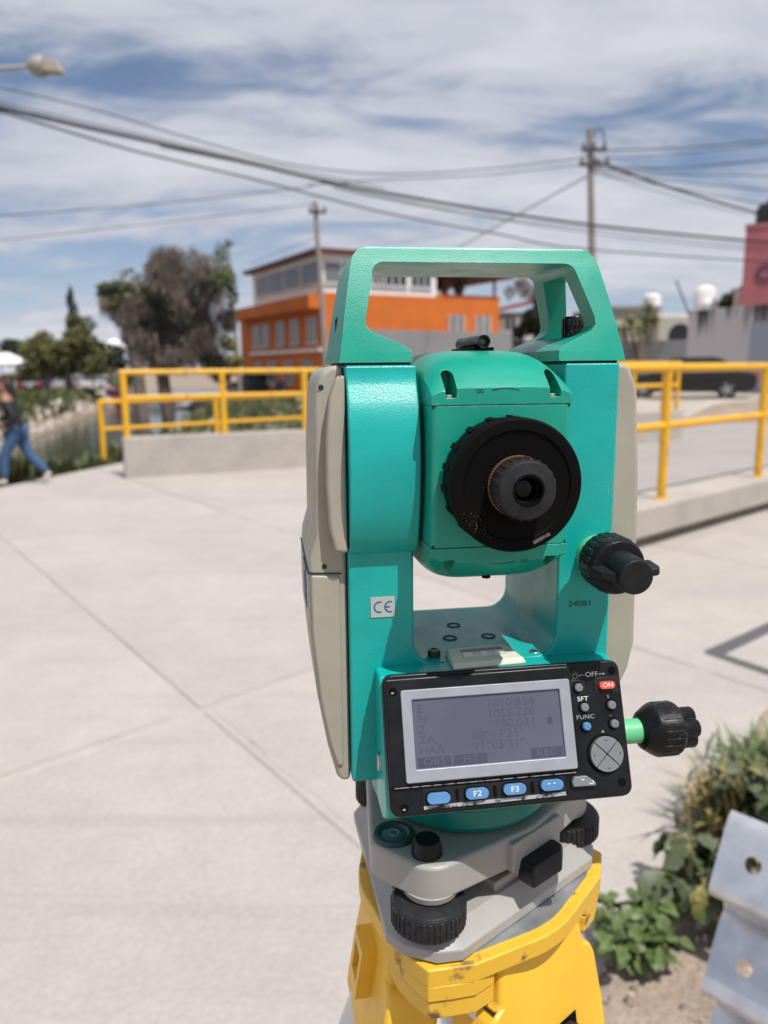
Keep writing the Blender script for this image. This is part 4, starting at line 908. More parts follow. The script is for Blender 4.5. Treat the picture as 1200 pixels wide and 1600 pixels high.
# printed arrows and infinity signs
Mf = Matrix(((1, 0, 0, 0), (0, 0, -1, 0), (0, 1, 0, 0), (0, 0, 0, 1)))      # text upright, facing -y
def F3(x, y, z, rx=0.0, rz=0.0): return Matrix.Translation((x/1000, y/1000, (z+245)/1000)) @ Matrix.Rotation(rx, 4, 'X') @ Mf @ Matrix.Rotation(rz, 4, 'Z')
def capy(x, z, sign, z0, hh):      # front surface of a cap at height z
    s = (x-tcx)/33.2; y = -70.0
    for k in range(400):
        y = -70+k*0.1; t = abs(y)/70; 
        # invert the y remap
        tt = t
        for _ in range(25): tt = t if False else tt-(math.sin(tt*math.pi/2)*0.6+tt*0.4-t)*0.8
        h = hh*(1-0.42*abs(s)**5)*(1-abs(tt)**4*0.70)
        if h >= abs(z-z0): break
    return y
b = S()
n_ = 12
for i in range(n_):
    x0, x1 = -4.5+13*i/n_, -4.5+13*(i+1)/n_
    zf = lambda x: -9.8+1.0*math.sin((x+4.5)/13*math.pi)
    wd = lambda i: 0.35 if i > 3 else 0.35+0.25*(1-abs(i-1.5)/2)
    q = [(x0, zf(x0)-wd(i)/2), (x1, zf(x1)-wd(i+1)/2), (x1, zf(x1)+wd(i+1)/2), (x0, zf(x0)+wd(i)/2)]
    b.add([(x, capy(x, z, 1, -16.2, 25.4)-0.12, z) for x, z in q], [(0, 1, 2, 3)])
part('print', b, darkp, tel)
b = S()
for i in range(n_):
    x0, x1 = -4.5+13*i/n_, -4.5+13*(i+1)/n_
    zf = lambda x: -90.5-0.9*math.sin((x+4.5)/13*math.pi)
    wd = lambda i: 0.35 if i < 9 else 0.35+0.25*(1-abs(i-10)/2)
    q = [(x0, zf(x0)-wd(i)/2), (x1, zf(x1)-wd(i+1)/2), (x1, zf(x1)+wd(i+1)/2), (x0, zf(x0)+wd(i)/2)]
    b.add([(x, capy(x, z, -1, -82.8, 24)-0.12, z) for x, z in q], [(0, 1, 2, 3)])
part('print', b, darkp, tel)
def ring2(b, cx, cy, z, r, w, seg=14):
    vs = []; fs = []
    for i in range(seg):
        a = 2*math.pi*i/seg
        vs += [(cx+(r-w/2)*math.cos(a), cy, z+(r-w/2)*math.sin(a)), (cx+(r+w/2)*math.cos(a), cy, z+(r+w/2)*math.sin(a))]
    for i in range(seg): j = (i+1) % seg; fs.append((2*i, 2*i+1, 2*j+1, 2*j))
    return b.add(vs, fs)
b = S(); y = capy(-9.5, -10, 1, -16.2, 25.4)-0.15
ring2(b, -10.6, y, -9.9, 0.75, 0.3); ring2(b, -9.0, y, -9.9, 0.75, 0.3)
y = capy(12, -90, -1, -82.8, 24)-0.15; ring2(b, 12.2, y, -90.2, 0.75, 0.3); ring2(b, 13.8, y, -90.2, 0.75, 0.3)
part('print', b, darkp, tel, fix=False)

# focusing ring, eyepiece, gun sight
cz = -50.6; cc = (1.2, 0, cz)
fo = part('focus_ring', S().lathe([(27.5, -69), (28.8, -72), (28.8, -83.5), (29.8, -85), (29.8, -91.5), (29, -92.8), (24.5, -93.0), (23.8, -92.2), (18, -91.6), (13.4, -91.2)], 72, cc, 'y').ribs(18, 28.8, -71.5, -82, 3.0, 2.0, cc, 'y', 0.1), matte, tel, bevel=0.0003)
part('scratched_patch', S().prism([(8.5, -75.6), (16, -71.8), (16.8, -73.0), (9.2, -77)], -93.25, -92.9), material('scuffed patch', (0.10, 0.10, 0.105), 0.5, col2=(0.01, 0.01, 0.01), vscale=400, ramp=(0.5, 0.6)), fo)
b = S()
rs = random.Random(3)
for i in range(26):
    a = R(225+rs.gauss(0, 9)); r = rs.gauss(25.4, 1.6); b.lathe([(0.13, -93.12), (0.08, -93.2)], 5, (1.2+r*math.cos(a), 0, cz+r*math.sin(a)), 'y')
part('dust_specks', b, greyp, fo)
ey = part('eyepiece', S().lathe([(13.2, -91), (13.2, -99), (13.0, -104.5), (12.2, -106.6), (7.2, -107.6), (6.6, -107.2), (5.2, -102.5), (0.3, -101.8)], 56, cc, 'y').ribs(22, 12.9, -95.5, -104, 1.5, 1.2, cc, 'y'), dgrey, tel, bevel=0.0003)
part('scale_ring', S().lathe([(13.35, -92), (13.35, -93.6)], 56, cc, 'y').ribs(60, 13.4, -92.2, -93.5, 0.5, 0.4, cc, 'y'), copper, ey)
part('lens', S().lathe([(5.3, -102.6), (4, -103.2), (2, -103.6), (0.3, -103.7)], 32, cc, 'y'), glassm, ey)
part('lens_rim', S().lathe([(6.75, -107.4), (6.75, -107.75), (6.1, -107.75), (5.4, -103)], 40, cc, 'y', cap=False), matte, ey)
sg = part('gun_sight', S().lathe([(3.0, 25), (3.4, 23), (3.4, -24), (2.7, -24.2), (2.5, -21)], 28, (4.8, 0, 13.6), 'y'), black, tel)
part('sight_foot', S().box((4.8, 0, 9.6), (13, 40, 2.6)).box((4.8, 0, 11.4), (5, 32, 3)), matte, sg, bevel=0.0005)
part('sight_lens', S().lathe([(2.5, -21.5), (1.2, -22), (0.2, -22.1)], 20, (4.8, 0, 13.6), 'y'), material('sight lens', (0.05, 0.07, 0.04), 0.08, spec=0.8), sg)

# deck: holes, screws, plate level
for x, y in ((-1.5, 11.2), (-8.8, -9.8), (13.3, -10.6)):
    part('deck_plug', S().lathe([(4.1, -149.3), (4.1, -148.6), (3.2, -148.5), (3.0, -149.2)], 24, (x, y, 0)), dgrey, ts)
part('adjusting_screw', S().lathe([(3.4, -150), (3.4, -145.5), (2.6, -145.2), (1.4, -145.6)], 20, (-23.5, -35.5, 0)), material('dark steel', (0.1, 0.1, 0.1), 0.35, 0.9), ts, bevel=0.0003)
part('adjusting_screw', S().lathe([(3.0, -150), (3.0, -148.4), (2.0, -148.2)], 20, (30.5, -38.5, 0)), steel, ts, bevel=0.0003)
lv = part('plate_level', S().loft([[(-18.5, -57, -149), (21.5, -54.5, -149), (17.8, -29.5, -149), (-17.4, -33, -149)], [(-17.5, -55, -145.8), (19.8, -52.6, -145.8), (16.8, -31, -145.8), (-16.4, -34, -145.8)]]), cream, ts, bevel=0.0012, seg=3)
part('vial', S().prism([(-10.5, -48.5), (12.5, -47), (12, -37.5), (-10, -39)], -145.9, -145.2, 'xy'), vialm, lv)
part('vial_shade', S().prism([(-10, -42.2), (12, -41), (12, -37.6), (-10, -39)], -145.3, -145.0, 'xy'), material('grey shade bar', (0.12, 0.13, 0.14), 0.4), lv)
text('print', '|||  |||', 0.0036, greyp, lv, Matrix.Translation((0.001, -0.0445, 0.1003)) @ Matrix.Rotation(R(3), 4, 'Z'), sx=1.6)

sc_ = S(); rs = random.Random(8)
for k in range(34):
    z_ = rs.choice((rs.gauss(-22, 9), rs.gauss(-62, 5))); x_ = 68.2-abs(rs.gauss(0, 1.6)); a_ = R(rs.uniform(50, 95)); l_2 = rs.uniform(0.5, 2.4)
    sc_.box((x_, -45.06, z_), (l_2, 0.06, rs.uniform(0.12, 0.3)), Matrix.Rotation(-a_, 3, 'Y'))
part('paint_scuffs', sc_, material('scraped paint', (0.16, 0.45, 0.42), 0.6), ts, smooth=0)['kind'] = 'stuff'
# sticker, serial number
st = part('approval_sticker', S().box((-52.0, -45.25, -117.2), (12.2, 0.3, 10.6)), sticker, ts)
def thick_arc(b, cx, cz_, r, w, a0, a1, y, n=14):
    for i in range(n):
        p = [R(a0+(a1-a0)*(i+k)/n) for k in (0, 1)]
        b.add([(cx+(r-w/2)*math.cos(p[0]), y, cz_+(r-w/2)*math.sin(p[0])), (cx+(r+w/2)*math.cos(p[0]), y, cz_+(r+w/2)*math.sin(p[0])),
               (cx+(r+w/2)*math.cos(p[1]), y, cz_+(r+w/2)*math.sin(p[1])), (cx+(r-w/2)*math.cos(p[1]), y, cz_+(r-w/2)*math.sin(p[1]))], [(0, 1, 2, 3)])
b = S(); thick_arc(b, -53.6, -117.2, 2.7, 0.75, 70, 290, -45.5); thick_arc(b, -48.2, -117.2, 2.7, 0.75, 70, 290, -45.5); b.box((-49.4, -45.5, -117.2), (2.2, 0.02, 0.7))
part('print', b, bluep, st, fix=False)
text('serial_number', '24081', 0.0042, darkp, ts, F3(52.5, -45.15, -121.5), sx=1.25)

# keypad and display panel
part('panel_housing', S().prism([(-44, -149), (-57.5, -149), (-60.5, -151), (-80, -208), (-77, -214), (-66, -221), (-44, -221)], -56.3, 67.2, 'yz'), teal, ts, bevel=0.002, seg=3)
part('turn_screw', S().lathe([(4.4, -56.2), (4.4, -57.6), (3.8, -58)], 24, (0, -60, -193), 'x').box((-58, -60, -193), (0.5, 7, 1)), steel, ts)
dq = Vector((0, -23, -60)).normalized(); nn = Vector((0, -60, 23)).normalized()
PM = Matrix(((1, 0, 0, -55), (0, -dq.y, nn.y, -60), (0, -dq.z, nn.z, -148), (0, 0, 0, 1)))
def P(): b = S(); b.M = PM; return b
def PT(p, q, h): return Matrix.Diagonal((0.001, 0.001, 0.001, 1)) @ Matrix.Translation((0, 0, 245)) @ PM @ Matrix.Translation((p, -q, h)) @ Matrix.Diagonal((1000, 1000, 1000, 1))
def rrect(x0, y0, x1, y1, r, n=5):
    return arc((x1-r, y1-r), r, 0, 90, n)+arc((x0+r, y1-r), r, 90, 180, n)+arc((x0+r, y0+r), r, 180, 270, n)+arc((x1-r, y0+r), r, 270, 360, n)
pan = part('display_panel', P().prism(rrect(-0.5, -65.4, 121, 0.6, 5), -8, 4, 'xy'), black, ts, bevel=0.0012, seg=3)
part('screen_block', P().prism([(0.2, -1.2), (93.4, -0.6), (94.4, -3), (94.4, -51.2), (0.2, -51.8)], 3.5, 6.2, 'xy'), black, pan, bevel=0.0014, seg=3)
part('worn_edge', P().box((47, -51.95, 5.2), (90, 0.25, 1.2)), worn, pan)
o = part('screen_bezel', P().prism(rrect(7.6, -50, 92.6, -7, 1.2), 6.0, 7.6, 'xy'), bezel, pan)
cut(o, [P().prism(rrect(12.7, -44, 87, -11.7, 0.6), 5, 9, 'xy')])
md = o.modifiers.new('bevel', 'BEVEL'); md.width = 0.0004; md.segments = 2; md.limit_method = 'ANGLE'
scr = part('screen', P().box((49.9, -27.8, 6.1), (75, 33, 0.6)), lcdm, pan)
for i, (a, v, rx) in enumerate((('E', '1010.834', 74), ('N', '1055.266', 74), ('Z', '100.031', 74), ('ZA', '88\u00b017\u203235\u2033', 67.5), ('HAR', '11\u00b005\u203231\u2033', 67.5))):
    q = 16.4+i*4.85
    text('print', a, 0.0056, lcdt, scr, PT(15, q, 6.46), 'LEFT', sx=1.1)
    v = v.replace('\u2032', "'").replace('\u2033', '"')
    text('print', v, 0.0056, lcdt, scr, PT(rx, q, 6.46), 'RIGHT', sx=1.18)
lcdbar = material('lcd dark bar', (0.062, 0.058, 0.095), 0.25); lcdl = material('lcd pale segments', (0.10, 0.097, 0.145), 0.3)
for p0, p1, s in ((14, 30, 'OBS'), (31.5, 48, 'HT'), (70, 86, 'REC')):
    part('soft_key_bar', P().box(((p0+p1)/2, -41.2, 6.43), (p1-p0, 4.6, 0.02)), lcdbar, scr)
    text('print', s, 0.0046, lcdl, scr, PT((p0+p1)/2, 41.2, 6.5), sx=1.3)
part('battery_icon', P().box((81, -26.4, 6.43), (2.6, 3.4, 0.02)), lcdbar, scr)
# function keys
part('key_strip', P().prism(rrect(15.4, -62.4, 86.4, -53.2, 1), 3.8, 4.5, 'xy'), satin, pan, bevel=0.0003)
part('worn_edge', P().prism([(15.6, -61.2), (86, -60.6), (86.2, -62.3), (15.6, -62.8)], 4.3, 4.75, 'xy'), worn, pan)
def capsule(p, q, w, h, n0, n1, mt, nm, fillet=0.0007):
    return part(nm, P().prism(rrect(p-w/2, -q-h/2, p+w/2, -q+h/2, h/2-0.01, 6), n0, n1, 'xy'), mt, pan, bevel=fillet, seg=3)
for p, q, s in ((22.7, 57.8, ''), (41.5, 57.3, 'F2'), (60.1, 56.9, 'F3'), (78.9, 56.6, '')):
    part('key_well', P().prism(rrect(p-6.2, -q-3.1, p+6.2, -q+3.1, 3.05, 6), 4.3, 4.8, 'xy'), matte, pan)
    k = capsule(p, q, 11.2, 5.0, 4, 7.2, bluek, 'function_key')
    if s: text('print', s, 0.0036, whitep, k, PT(p, q, 7.25), sx=1.25)
part('print', P().box((77.2, -55.8, 7.24), (1.2, 0.4, 0.03)).box((80, -55.7, 7.24), (1.4, 0.35, 0.03)), whitep, pan)
for p in (32.2, 50.9, 69.6):
    part('divider', P().prism(rrect(p-0.7, -60, p+0.7, -54.6, 0.69, 4), 4.4, 5.1, 'xy'), matte, pan)
# enter, power, light and small keys, cursor pad
part('enter_key', P().prism([(89.8, -58.6), (89.2, -56), (90.5, -53.9), (97, -53.8), (101.4, -57.2), (101.2, -58.9)], 4, 6.6, 'xy'), greyk, pan, bevel=0.0006)
part('print', P().box((98.8, -57.5, 6.64), (2.2, 0.35, 0.03)).box((99.8, -56.8, 6.64), (0.35, 1.5, 0.03)).box((94.6, -55.4, 6.64), (1.6, 0.4, 0.03)), whitep, pan)
part('power_key_well', P().prism(rrect(106.5, -15.4, 119.4, -7.7, 1), 3.9, 4.5, 'xy'), satin, pan, bevel=0.0003)
k = capsule(112.7, 11.6, 8.2, 3.7, 4, 6.6, redk, 'power_key'); text('print', 'ON', 0.003, whitep, k, PT(112.9, 11.6, 6.65), sx=1.2)
part('light_key_well', P().prism(rrect(94.5, -15.6, 101.8, -8.2, 0.8), 3.9, 4.4, 'xy'), satin, pan, bevel=0.0003)
for p, q, mt, nm in ((97.9, 11.9, greyk, 'light_key'), (100, 21.6, greyk, 'shift_key'), (100, 30.8, bluek, 'function_menu_key'), (114.2, 21.5, greyk, 'backspace_key'), (114.6, 30.6, greyk, 'space_key')):
    part('key_rim', P().lathe([(2.9, 4.0), (2.9, 4.5), (2.4, 4.5)], 20, (p, -q, 0)), matte, pan)
    part(nm, P().lathe([(2.1, 4), (2.1, 6.0), (1.6, 6.5)], 20, (p, -q, 0)), mt, pan)
    part('print', P().box((p+0.2, -q-0.2, 6.53), (0.35, 0.8, 0.03)), darkp, pan)
text('print', 'SFT', 0.0031, whitep, pan, PT(100, 17.6, 4.06), sx=1.25)
text('print', 'FUNC', 0.0029, greyp, pan, PT(100.4, 26.4, 4.06), sx=1.25)
text('print', 'S', 0.0024, greyp, pan, PT(113.4, 17.4, 4.06)); text('print', '\u2013', 0.0024, greyp, pan, PT(113.6, 26.6, 4.06))
text('print', 'OFF', 0.0034, whitep, pan, PT(106, 6.0, 4.06), sx=1.15)
b = P()
for c, dr_ in ((100.9, -1), (111.3, 1)):
    b.box((c, -6.0, 4.06), (3.2, 0.32, 0.02)); b.add([(c+dr_*1.9, -6.0, 4.07), (c+dr_*0.7, -5.4, 4.07), (c+dr_*0.7, -6.6, 4.07)], [(0, 1, 2)])
for i in range(8):
    a = i*math.pi/4; b.box((97.2+1.75*math.cos(a), -6.2+1.75*math.sin(a), 4.06), (0.9, 0.25, 0.02), Matrix.Rotation(a, 3, 'Z'))
for i in range(12):
    a = i*math.pi/6; b.box((97.2+1.0*math.cos(a), -6.2+1.0*math.sin(a), 4.06), (0.25, 0.55, 0.02), Matrix.Rotation(a, 3, 'Z'))
b.add([(103.0-4.3, -44.9, 4.07), (100, -44.2, 4.07), (100, -45.6, 4.07)], [(0, 1, 2)]).add([(108.6, -33.2, 4.07), (107.8, -34.5, 4.07), (109.4, -34.5, 4.07)], [(0, 1, 2)])
part('print', b, greyp, pan, fix=False)
part('cursor_well', P().lathe([(9.6, 4.0), (9.6, 4.5), (9, 4.6)], 40, (108.6, -44.6, 0)), matte, pan)
for k in range(4):
    a0 = 45+90*k; pts = [(108.6+0.35*math.cos(R(a0+45)), -44.6+0.35*math.sin(R(a0+45)))]+arc((108.6+0.25*math.cos(R(a0+45)), -44.6+0.25*math.sin(R(a0+45))), 8.2, a0, a0+90, 10)
    o = part('cursor_key', P().prism(pts, 4.2, 6.6, 'xy'), greyk, pan, bevel=0.0002)
b = P()
for k in range(4):
    a = k*math.pi/2; b.box((108.6+6.6*math.cos(a), -44.6+6.6*math.sin(a), 6.62), (0.4, 1.4, 0.03), Matrix.Rotation(a, 3, 'Z'))
part('print', b, darkp, pan, fix=False)
for p, q in ((4.2, 7.4), (6.6, 61.4), (116.8, 4.6), (115.6, 58.6)):
    part('panel_screw_hole', P().lathe([(2.0, 6.3 if q == 7.4 else 4.1), (2.0, 6.5 if q == 7.4 else 4.35), (1.5, 6.5 if q == 7.4 else 4.35), (1.2, 5.9 if q == 7.4 else 3.9)], 18, (p, -q, 0)), matte, pan)
    part('panel_screw', P().box((p-0.4, -q-0.6, 6.5 if q == 7.4 else 4.3), (1.3, 0.7, 0.3)), brass if q in (7.4, 61.4) else matte, pan)

# tangent and clamp knobs
def kk(name, lab, b, mt, kids):
    o = part(name, b, mt, ts, bevel=0.0004); o['label'] = lab
    for n2, b2, m2, bv in kids: part(n2, b2, m2, o, bevel=bv)
c = (60, 0, -95.5)
hub = S().lathe([(8.9, -70), (8.7, -88), (8.2, -90.4), (7.4, -90.9)], 36, c, 'y')
rot = Matrix.Rotation(R(-4), 3, 'Y')
wing = S().loft([[Vector(c)+rot @ Vector(p) for p in l] for l in ([(-15.2, -72, -2.6), (15.8, -72, -2.6), (15.8, -72, 2.6), (-15.2, -72, 2.6)], [(-13.5, -82, -2.2), (15.2, -83, -2.2), (15.2, -83, 2.2), (-13.5, -82, 2.2)], [(-8, -88, -2), (13.6, -86, -2), (13.6, -86, 2), (-8, -88, 2)])])
kk('vertical_tangent_knob', 'black knurled knob with winged cap on the right upright',
   S().lathe([(12.2, -55), (14.2, -56.5), (14.2, -69.5), (13.6, -71.5), (12.8, -72.6), (9, -73)], 48, c, 'y').ribs(24, 13.9, -56.8, -68.5, 2.2, 1.3, c, 'y'), black,
   [('collar', S().lathe([(10.6, -44), (10.6, -55.5)], 36, c, 'y'), mint, 0), ('cap', hub, satin, 0.0006), ('wing', wing, satin, 0.0012)])
c = (0, -43, -197)
lob = S()
for i in range(5):
    a = 2*math.pi*i/5+0.3; lob.lathe([(5.2, 109), (5.2, 120), (4.4, 121.4)], 20, (0, -43+6.2*math.cos(a), -197+6.2*math.sin(a)), 'x')
lob.lathe([(7.5, 109), (7.5, 120)], 24, c, 'x')
kk('horizontal_tangent_knob', 'black knurled knob on a mint green shaft below the right upright',
   S().lathe([(7.6, 90), (10, 91), (13.4, 96), (14.4, 98), (14.4, 110), (13.4, 111.5)], 48, c, 'x').ribs(22, 14.2, 98.6, 109.5, 2.3, 1.2, c, 'x'), black,
   [('shaft', S().lathe([(6.7, 60), (6.7, 93)], 32, c, 'x'), mint, 0), ('lobed_cap', lob, black, 0.0006)])
part('rotating_base', S().lathe([(40, -211), (50, -213), (54, -222), (54, -230), (52.5, -231), (52.5, -241), (50, -244.6)], 72), dteal, ts, bevel=0.0004)

# ================================================================== tribrach
tb = thing('tribrach', 'grey three-screw levelling base clamped under the teal instrument', 'tribrach', (AX.x, AX.y, H-0.297), YAW)
def T(): return B(0.001, (0, 0, 297))
FA = [R(-117.5), R(2), R(122)]
FT = [(69*math.cos(a), 69*math.sin(a)) for a in FA]
pts = circ((0, 0), 55.5, 72)
for f in FT: pts += circ((f[0]*0.93, f[1]*0.93), 16, 24)
bub = (-47.0, -42.5)
pts += circ(bub, 13.2, 24)
part('top_plate', T().prism(hull(pts), -266, -246.2, 'xy'), lgrey, tb, bevel=0.0025, seg=3)
for f in FT:
    part('foot_socket', T().lathe([(15.4, -264), (14.5, -268), (11, -270)], 32, (f[0]*0.95, f[1]*0.95, 0)), lgrey, tb, bevel=0.0006)
    w = part('foot_screw', T().lathe([(6, -268), (18.2, -270.4), (19.4, -272), (19.4, -283.5), (18, -285), (6, -285.2)], 48, (f[0], f[1], 0)).ribs(40, 19.3, -272.4, -283.2, 1.7, 1.3, (f[0], f[1], 0), 'z'), dgrey, tb, bevel=0.0003)
    part('spindle', T().lathe([(7.6, -266), (7.6, -270.2), (7, -271)], 28, (f[0], f[1], 0)), steel, w)
part('screw_cap', T().lathe([(8.2, -246.6), (7.9, -244), (7.0, -238.6), (6.2, -237.8)], 36, (-32.5, -60, 0)), black, tb, bevel=0.0004)
bubm = material('shaded bubble housing', (0.02, 0.055, 0.058), 0.35)  # housing colour darkened to hold the panel's shade
bb = part('circular_bubble', T().lathe([(11.4, -246.4), (11.4, -245), (10.4, -244), (8.4, -244.0), (7.0, -245.3)], 40, (bub[0], bub[1], 0)), bubm, tb)
part('bubble_glass', T().lathe([(7.6, -245.6), (5, -244.9), (0.3, -244.5)], 36, (bub[0], bub[1], 0)), material('bubble glass', (0.05, 0.11, 0.11), 0.08, spec=0.8), bb)
part('bubble_ring', T().lathe([(3.2, -244.7), (3.2, -244.3), (2.5, -244.3), (2.5, -244.7)], 28, (bub[0], bub[1], 0), cap=False), material('bubble ring', (0.25, 0.3, 0.3), 0.3), bb)
a = R(-57); ct, s_ = math.cos(a), math.sin(a)
lr = Matrix.Rotation(a+R(90), 3, 'Z')
part('clamp_recess', T().box((ct*51+2, s_*51, -257), (42, 10, 17), lr), lgrey, tb, bevel=0.001)
lvb = T(); q = [(-15, -6), (-15, 5), (9, 7), (14.5, 3), (14.5, -3), (9, -7)]
cen = Vector((ct*60+1.5, s_*60+0.5, 0))
lvb.loft([[cen+lr @ Vector((p[0]*k, p[1]*k, 0))+Vector((0, 0, z)) for p in q] for z, k in ((-273, 0.96), (-271.5, 1), (-262, 1), (-259.5, 0.93))])
le = part('clamp_lever', lvb, black, tb, bevel=0.0012)
part('lever_screw', T().lathe([(1.7, 0), (1.7, 1.5)], 14, (0, 0, 0)), brass, le)
le.children[0].location = cen*0.001+Vector((0, 0, 0.0295))+(lr @ Vector((12.2, -5.2, 0)))*0.001
le.children[0].rotation_euler = (R(90), 0, a+R(90))
pts = []
for f, a in zip(FT, FA):
    for da, rr in ((-15, 80), (-6, 84), (6, 84), (15, 80)): pts.append((rr*math.cos(a+R(da)), rr*math.sin(a+R(da))))
h2 = hull(pts); h3 = [(p[0]*0.95, p[1]*0.95) for p in h2]; h4 = [(p[0]*0.87, p[1]*0.87) for p in h2]
part('base_plate', T().loft([[(p[0], p[1], -297) for p in h2], [(p[0], p[1], -291) for p in h2], [(p[0], p[1], -287.5) for p in h3], [(p[0], p[1], -280.5) for p in h4]]), lgrey, tb, bevel=0.0008)
part('spring_plate', T().lathe([(34, -287), (34, -272), (40, -266)], 40), matte, tb)
part('clamp_notch', T().box((ct*41, s_*41, -281), (44, 12, 12), lr), lgrey, tb, bevel=0.001)

# ================================================================== tripod
yellow = material('yellow tripod casting', (0.80, 0.47, 0.035), 0.42, var=0.06, vscale=25, bump=0.15, bscale=500, bdist=0.0005)
yworn = material('worn yellow tripod head', (0.72, 0.43, 0.035), 0.45, col2=(0.12, 0.08, 0.04), vscale=70, detail=10, ramp=(0.61, 0.70), bump=0.2, bscale=300, bdist=0.0006)
wear(yellow, (0.42, 0.27, 0.07), 0.002, 0.985, 0.88, 120, 0.7, dust=0.4, dscale=420)
wear(yworn, (0.10, 0.08, 0.06), 0.0016, 0.985, 0.86, 150, 0.9, dust=0.6, dscale=500)
plate = material('dull steel head plate', (0.34, 0.36, 0.37), 0.45, 0.75, col2=(0.5, 0.52, 0.53), vscale=60)
alum = material('aluminium leg', (0.62, 0.63, 0.66), 0.35, 0.8)
def tripod(name, label, loc, rz, mtl=yellow, off=(5, -5)):
    tp = thing(name, label, 'tripod', loc, rz)
    def D(): return B(0.001, (off[0], off[1], 1600))
    core = circ((0, 0), 67, 60); top = list(core)
    for a in FA:
        for da, rr in ((-17, 78), (-1, 86), (15, 77)): top.append((rr*math.cos(a+R(da)), rr*math.sin(a+R(da))))
    top = hull(top)
    hd = part('head', D().prism(top, -309, -298.2, 'xy'), [yworn], tp, bevel=0.0012)
    part('head_plate', D().prism([(p[0]*0.90, p[1]*0.90) for p in top], -299, -297.3, 'xy'), plate, hd)
    for k, a in enumerate(FA):
        def seg(da0, da1, rs): return [(r_*math.cos(a+R(da0+(da1-da0)*i/6)), r_*math.sin(a+R(da0+(da1-da0)*i/6))) for i, r_ in enumerate(rs)]
        outer = seg(-26, 24, (70, 76, 80.5, 86, 80.5, 76.5, 69)); inner = [(p[0]*0.55, p[1]*0.55) for p in reversed(outer)]
        part('corner_block', D().prism(outer+inner, -317, -308, 'xy'), yworn, hd, bevel=0.0009)
        o2 = [(p[0]*0.985, p[1]*0.985) for p in outer]
        part('corner_block', D().prism(o2+[(p[0]*0.55, p[1]*0.55) for p in reversed(outer)], -328, -317.9, 'xy'), yworn, hd, bevel=0.0009)
    for k, a in enumerate((R(-57.5), R(182), R(62))):
        e = Vector((math.cos(a), math.sin(a), 0)); t = Vector((-math.sin(a), math.cos(a), 0))
        def sec(z, r0, r1, w0, w1): return [tuple(e*r0-t*w0+Vector((0, 0, z))), tuple(e*r1-t*w1+Vector((0, 0, z))), tuple(e*r1+t*w1+Vector((0, 0, z))), tuple(e*r0+t*w0+Vector((0, 0, z)))]
        sl = 0.16
        def at(z): return (-310-z)*sl
        lg = D().loft([sec(z, 24+at(z), 55+at(z), w, w) for z, w in ((-311, 35), (-322, 36), (-334, 37.5), (-337, 44), (-344, 47), (-372, 50), (-398, 51), (-408, 49))])
        o = part('leg_hinge', lg, mtl, tp, bevel=0.004, seg=3)
        part('hinge_pin', D().tube([tuple(e*44+t*-46+Vector((0, 0, -341))), tuple(e*44+t*46+Vector((0, 0, -341)))], 4, 16), alum, o)
        for sgn in (-1, 1):
            p0 = e*48+t*sgn*30+Vector((0, 0, -375)); p1 = e*(48+745*0.36)+t*sgn*30+Vector((0, 0, -1120))
            part('leg_tube', D().tube([p0, p1], 12, 14), alum, o)
        p0 = e*(48+505*0.36)+Vector((0, 0, -880)); p1 = e*(48+1185*0.36)+Vector((0, 0, -1560)); p2 = e*(48+1223*0.36)+Vector((0, 0, -1598))
        part('lower_leg', D().tube([p0, p1], 15, 4), alum, o)
        part('clamp_collar', D().loft([sec(z, 24+(-375-z)*0.36, 72+(-375-z)*0.36, 46, 46) for z in (-1060, -1125)]), mtl, o, bevel=0.004)
        part('shoe', D().tube([p1-(p1-p0)*0.06, p1, p2], [19, 16, 3], 12), mtl, o)
        if k == 1:   # strap loop on the side of the left leg
            fr_ = D().loft([sec(z, 52+at(z), 64+at(z), 12, 12) for z in (-336, -366)])
            lp = part('strap_loop', fr_, mtl, o); cut(lp, [D().loft([sec(z, 48+at(z), 74+at(z), 7, 7) for z in (-342, -359)])]); 
        if k == 0:
            pts_ = [e*(54+at(z)+d)+t*(0+dt)+Vector((0, 0, z)) for z, d, dt in ((-380, -3, -16), (-372, 5, -4), (-372, 6, 12), (-385, 6, 22), (-410, 3, 24))]
            part('slot_edge', D().loft([sec(z, 50+at(z), 55.3+at(z), 22, 22) for z in (-366, -440)]), matte, o)
            part('strap', D().tube(pts_, 7, 8), material('black webbing', (0.012, 0.012, 0.013), 0.8, bump=0.8, bscale=500, bdist=0.001), o)
    return tp
tripod('tripod', 'yellow surveying tripod carrying the teal total station', (AX.x, AX.y, 0), YAW)
# ================================================================== foreground right: steel beam and plants
galv = material('galvanised steel', (0.72, 0.73, 0.75), 0.30, 0.78, col2=(0.56, 0.58, 0.62), vscale=30, bump=0.12, bscale=60, bdist=0.002)
E0 = CAM+ray(1112, 1385)*1.2
tz = E0.z
q1 = G(1200, 1427, tz); bdir = (q1-E0); bdir.z = 0; bdir.normalize()
bn = Vector((bdir.y, -bdir.x, 0))          # towards the viewer's side
if bn.y > 0: bn = -bn
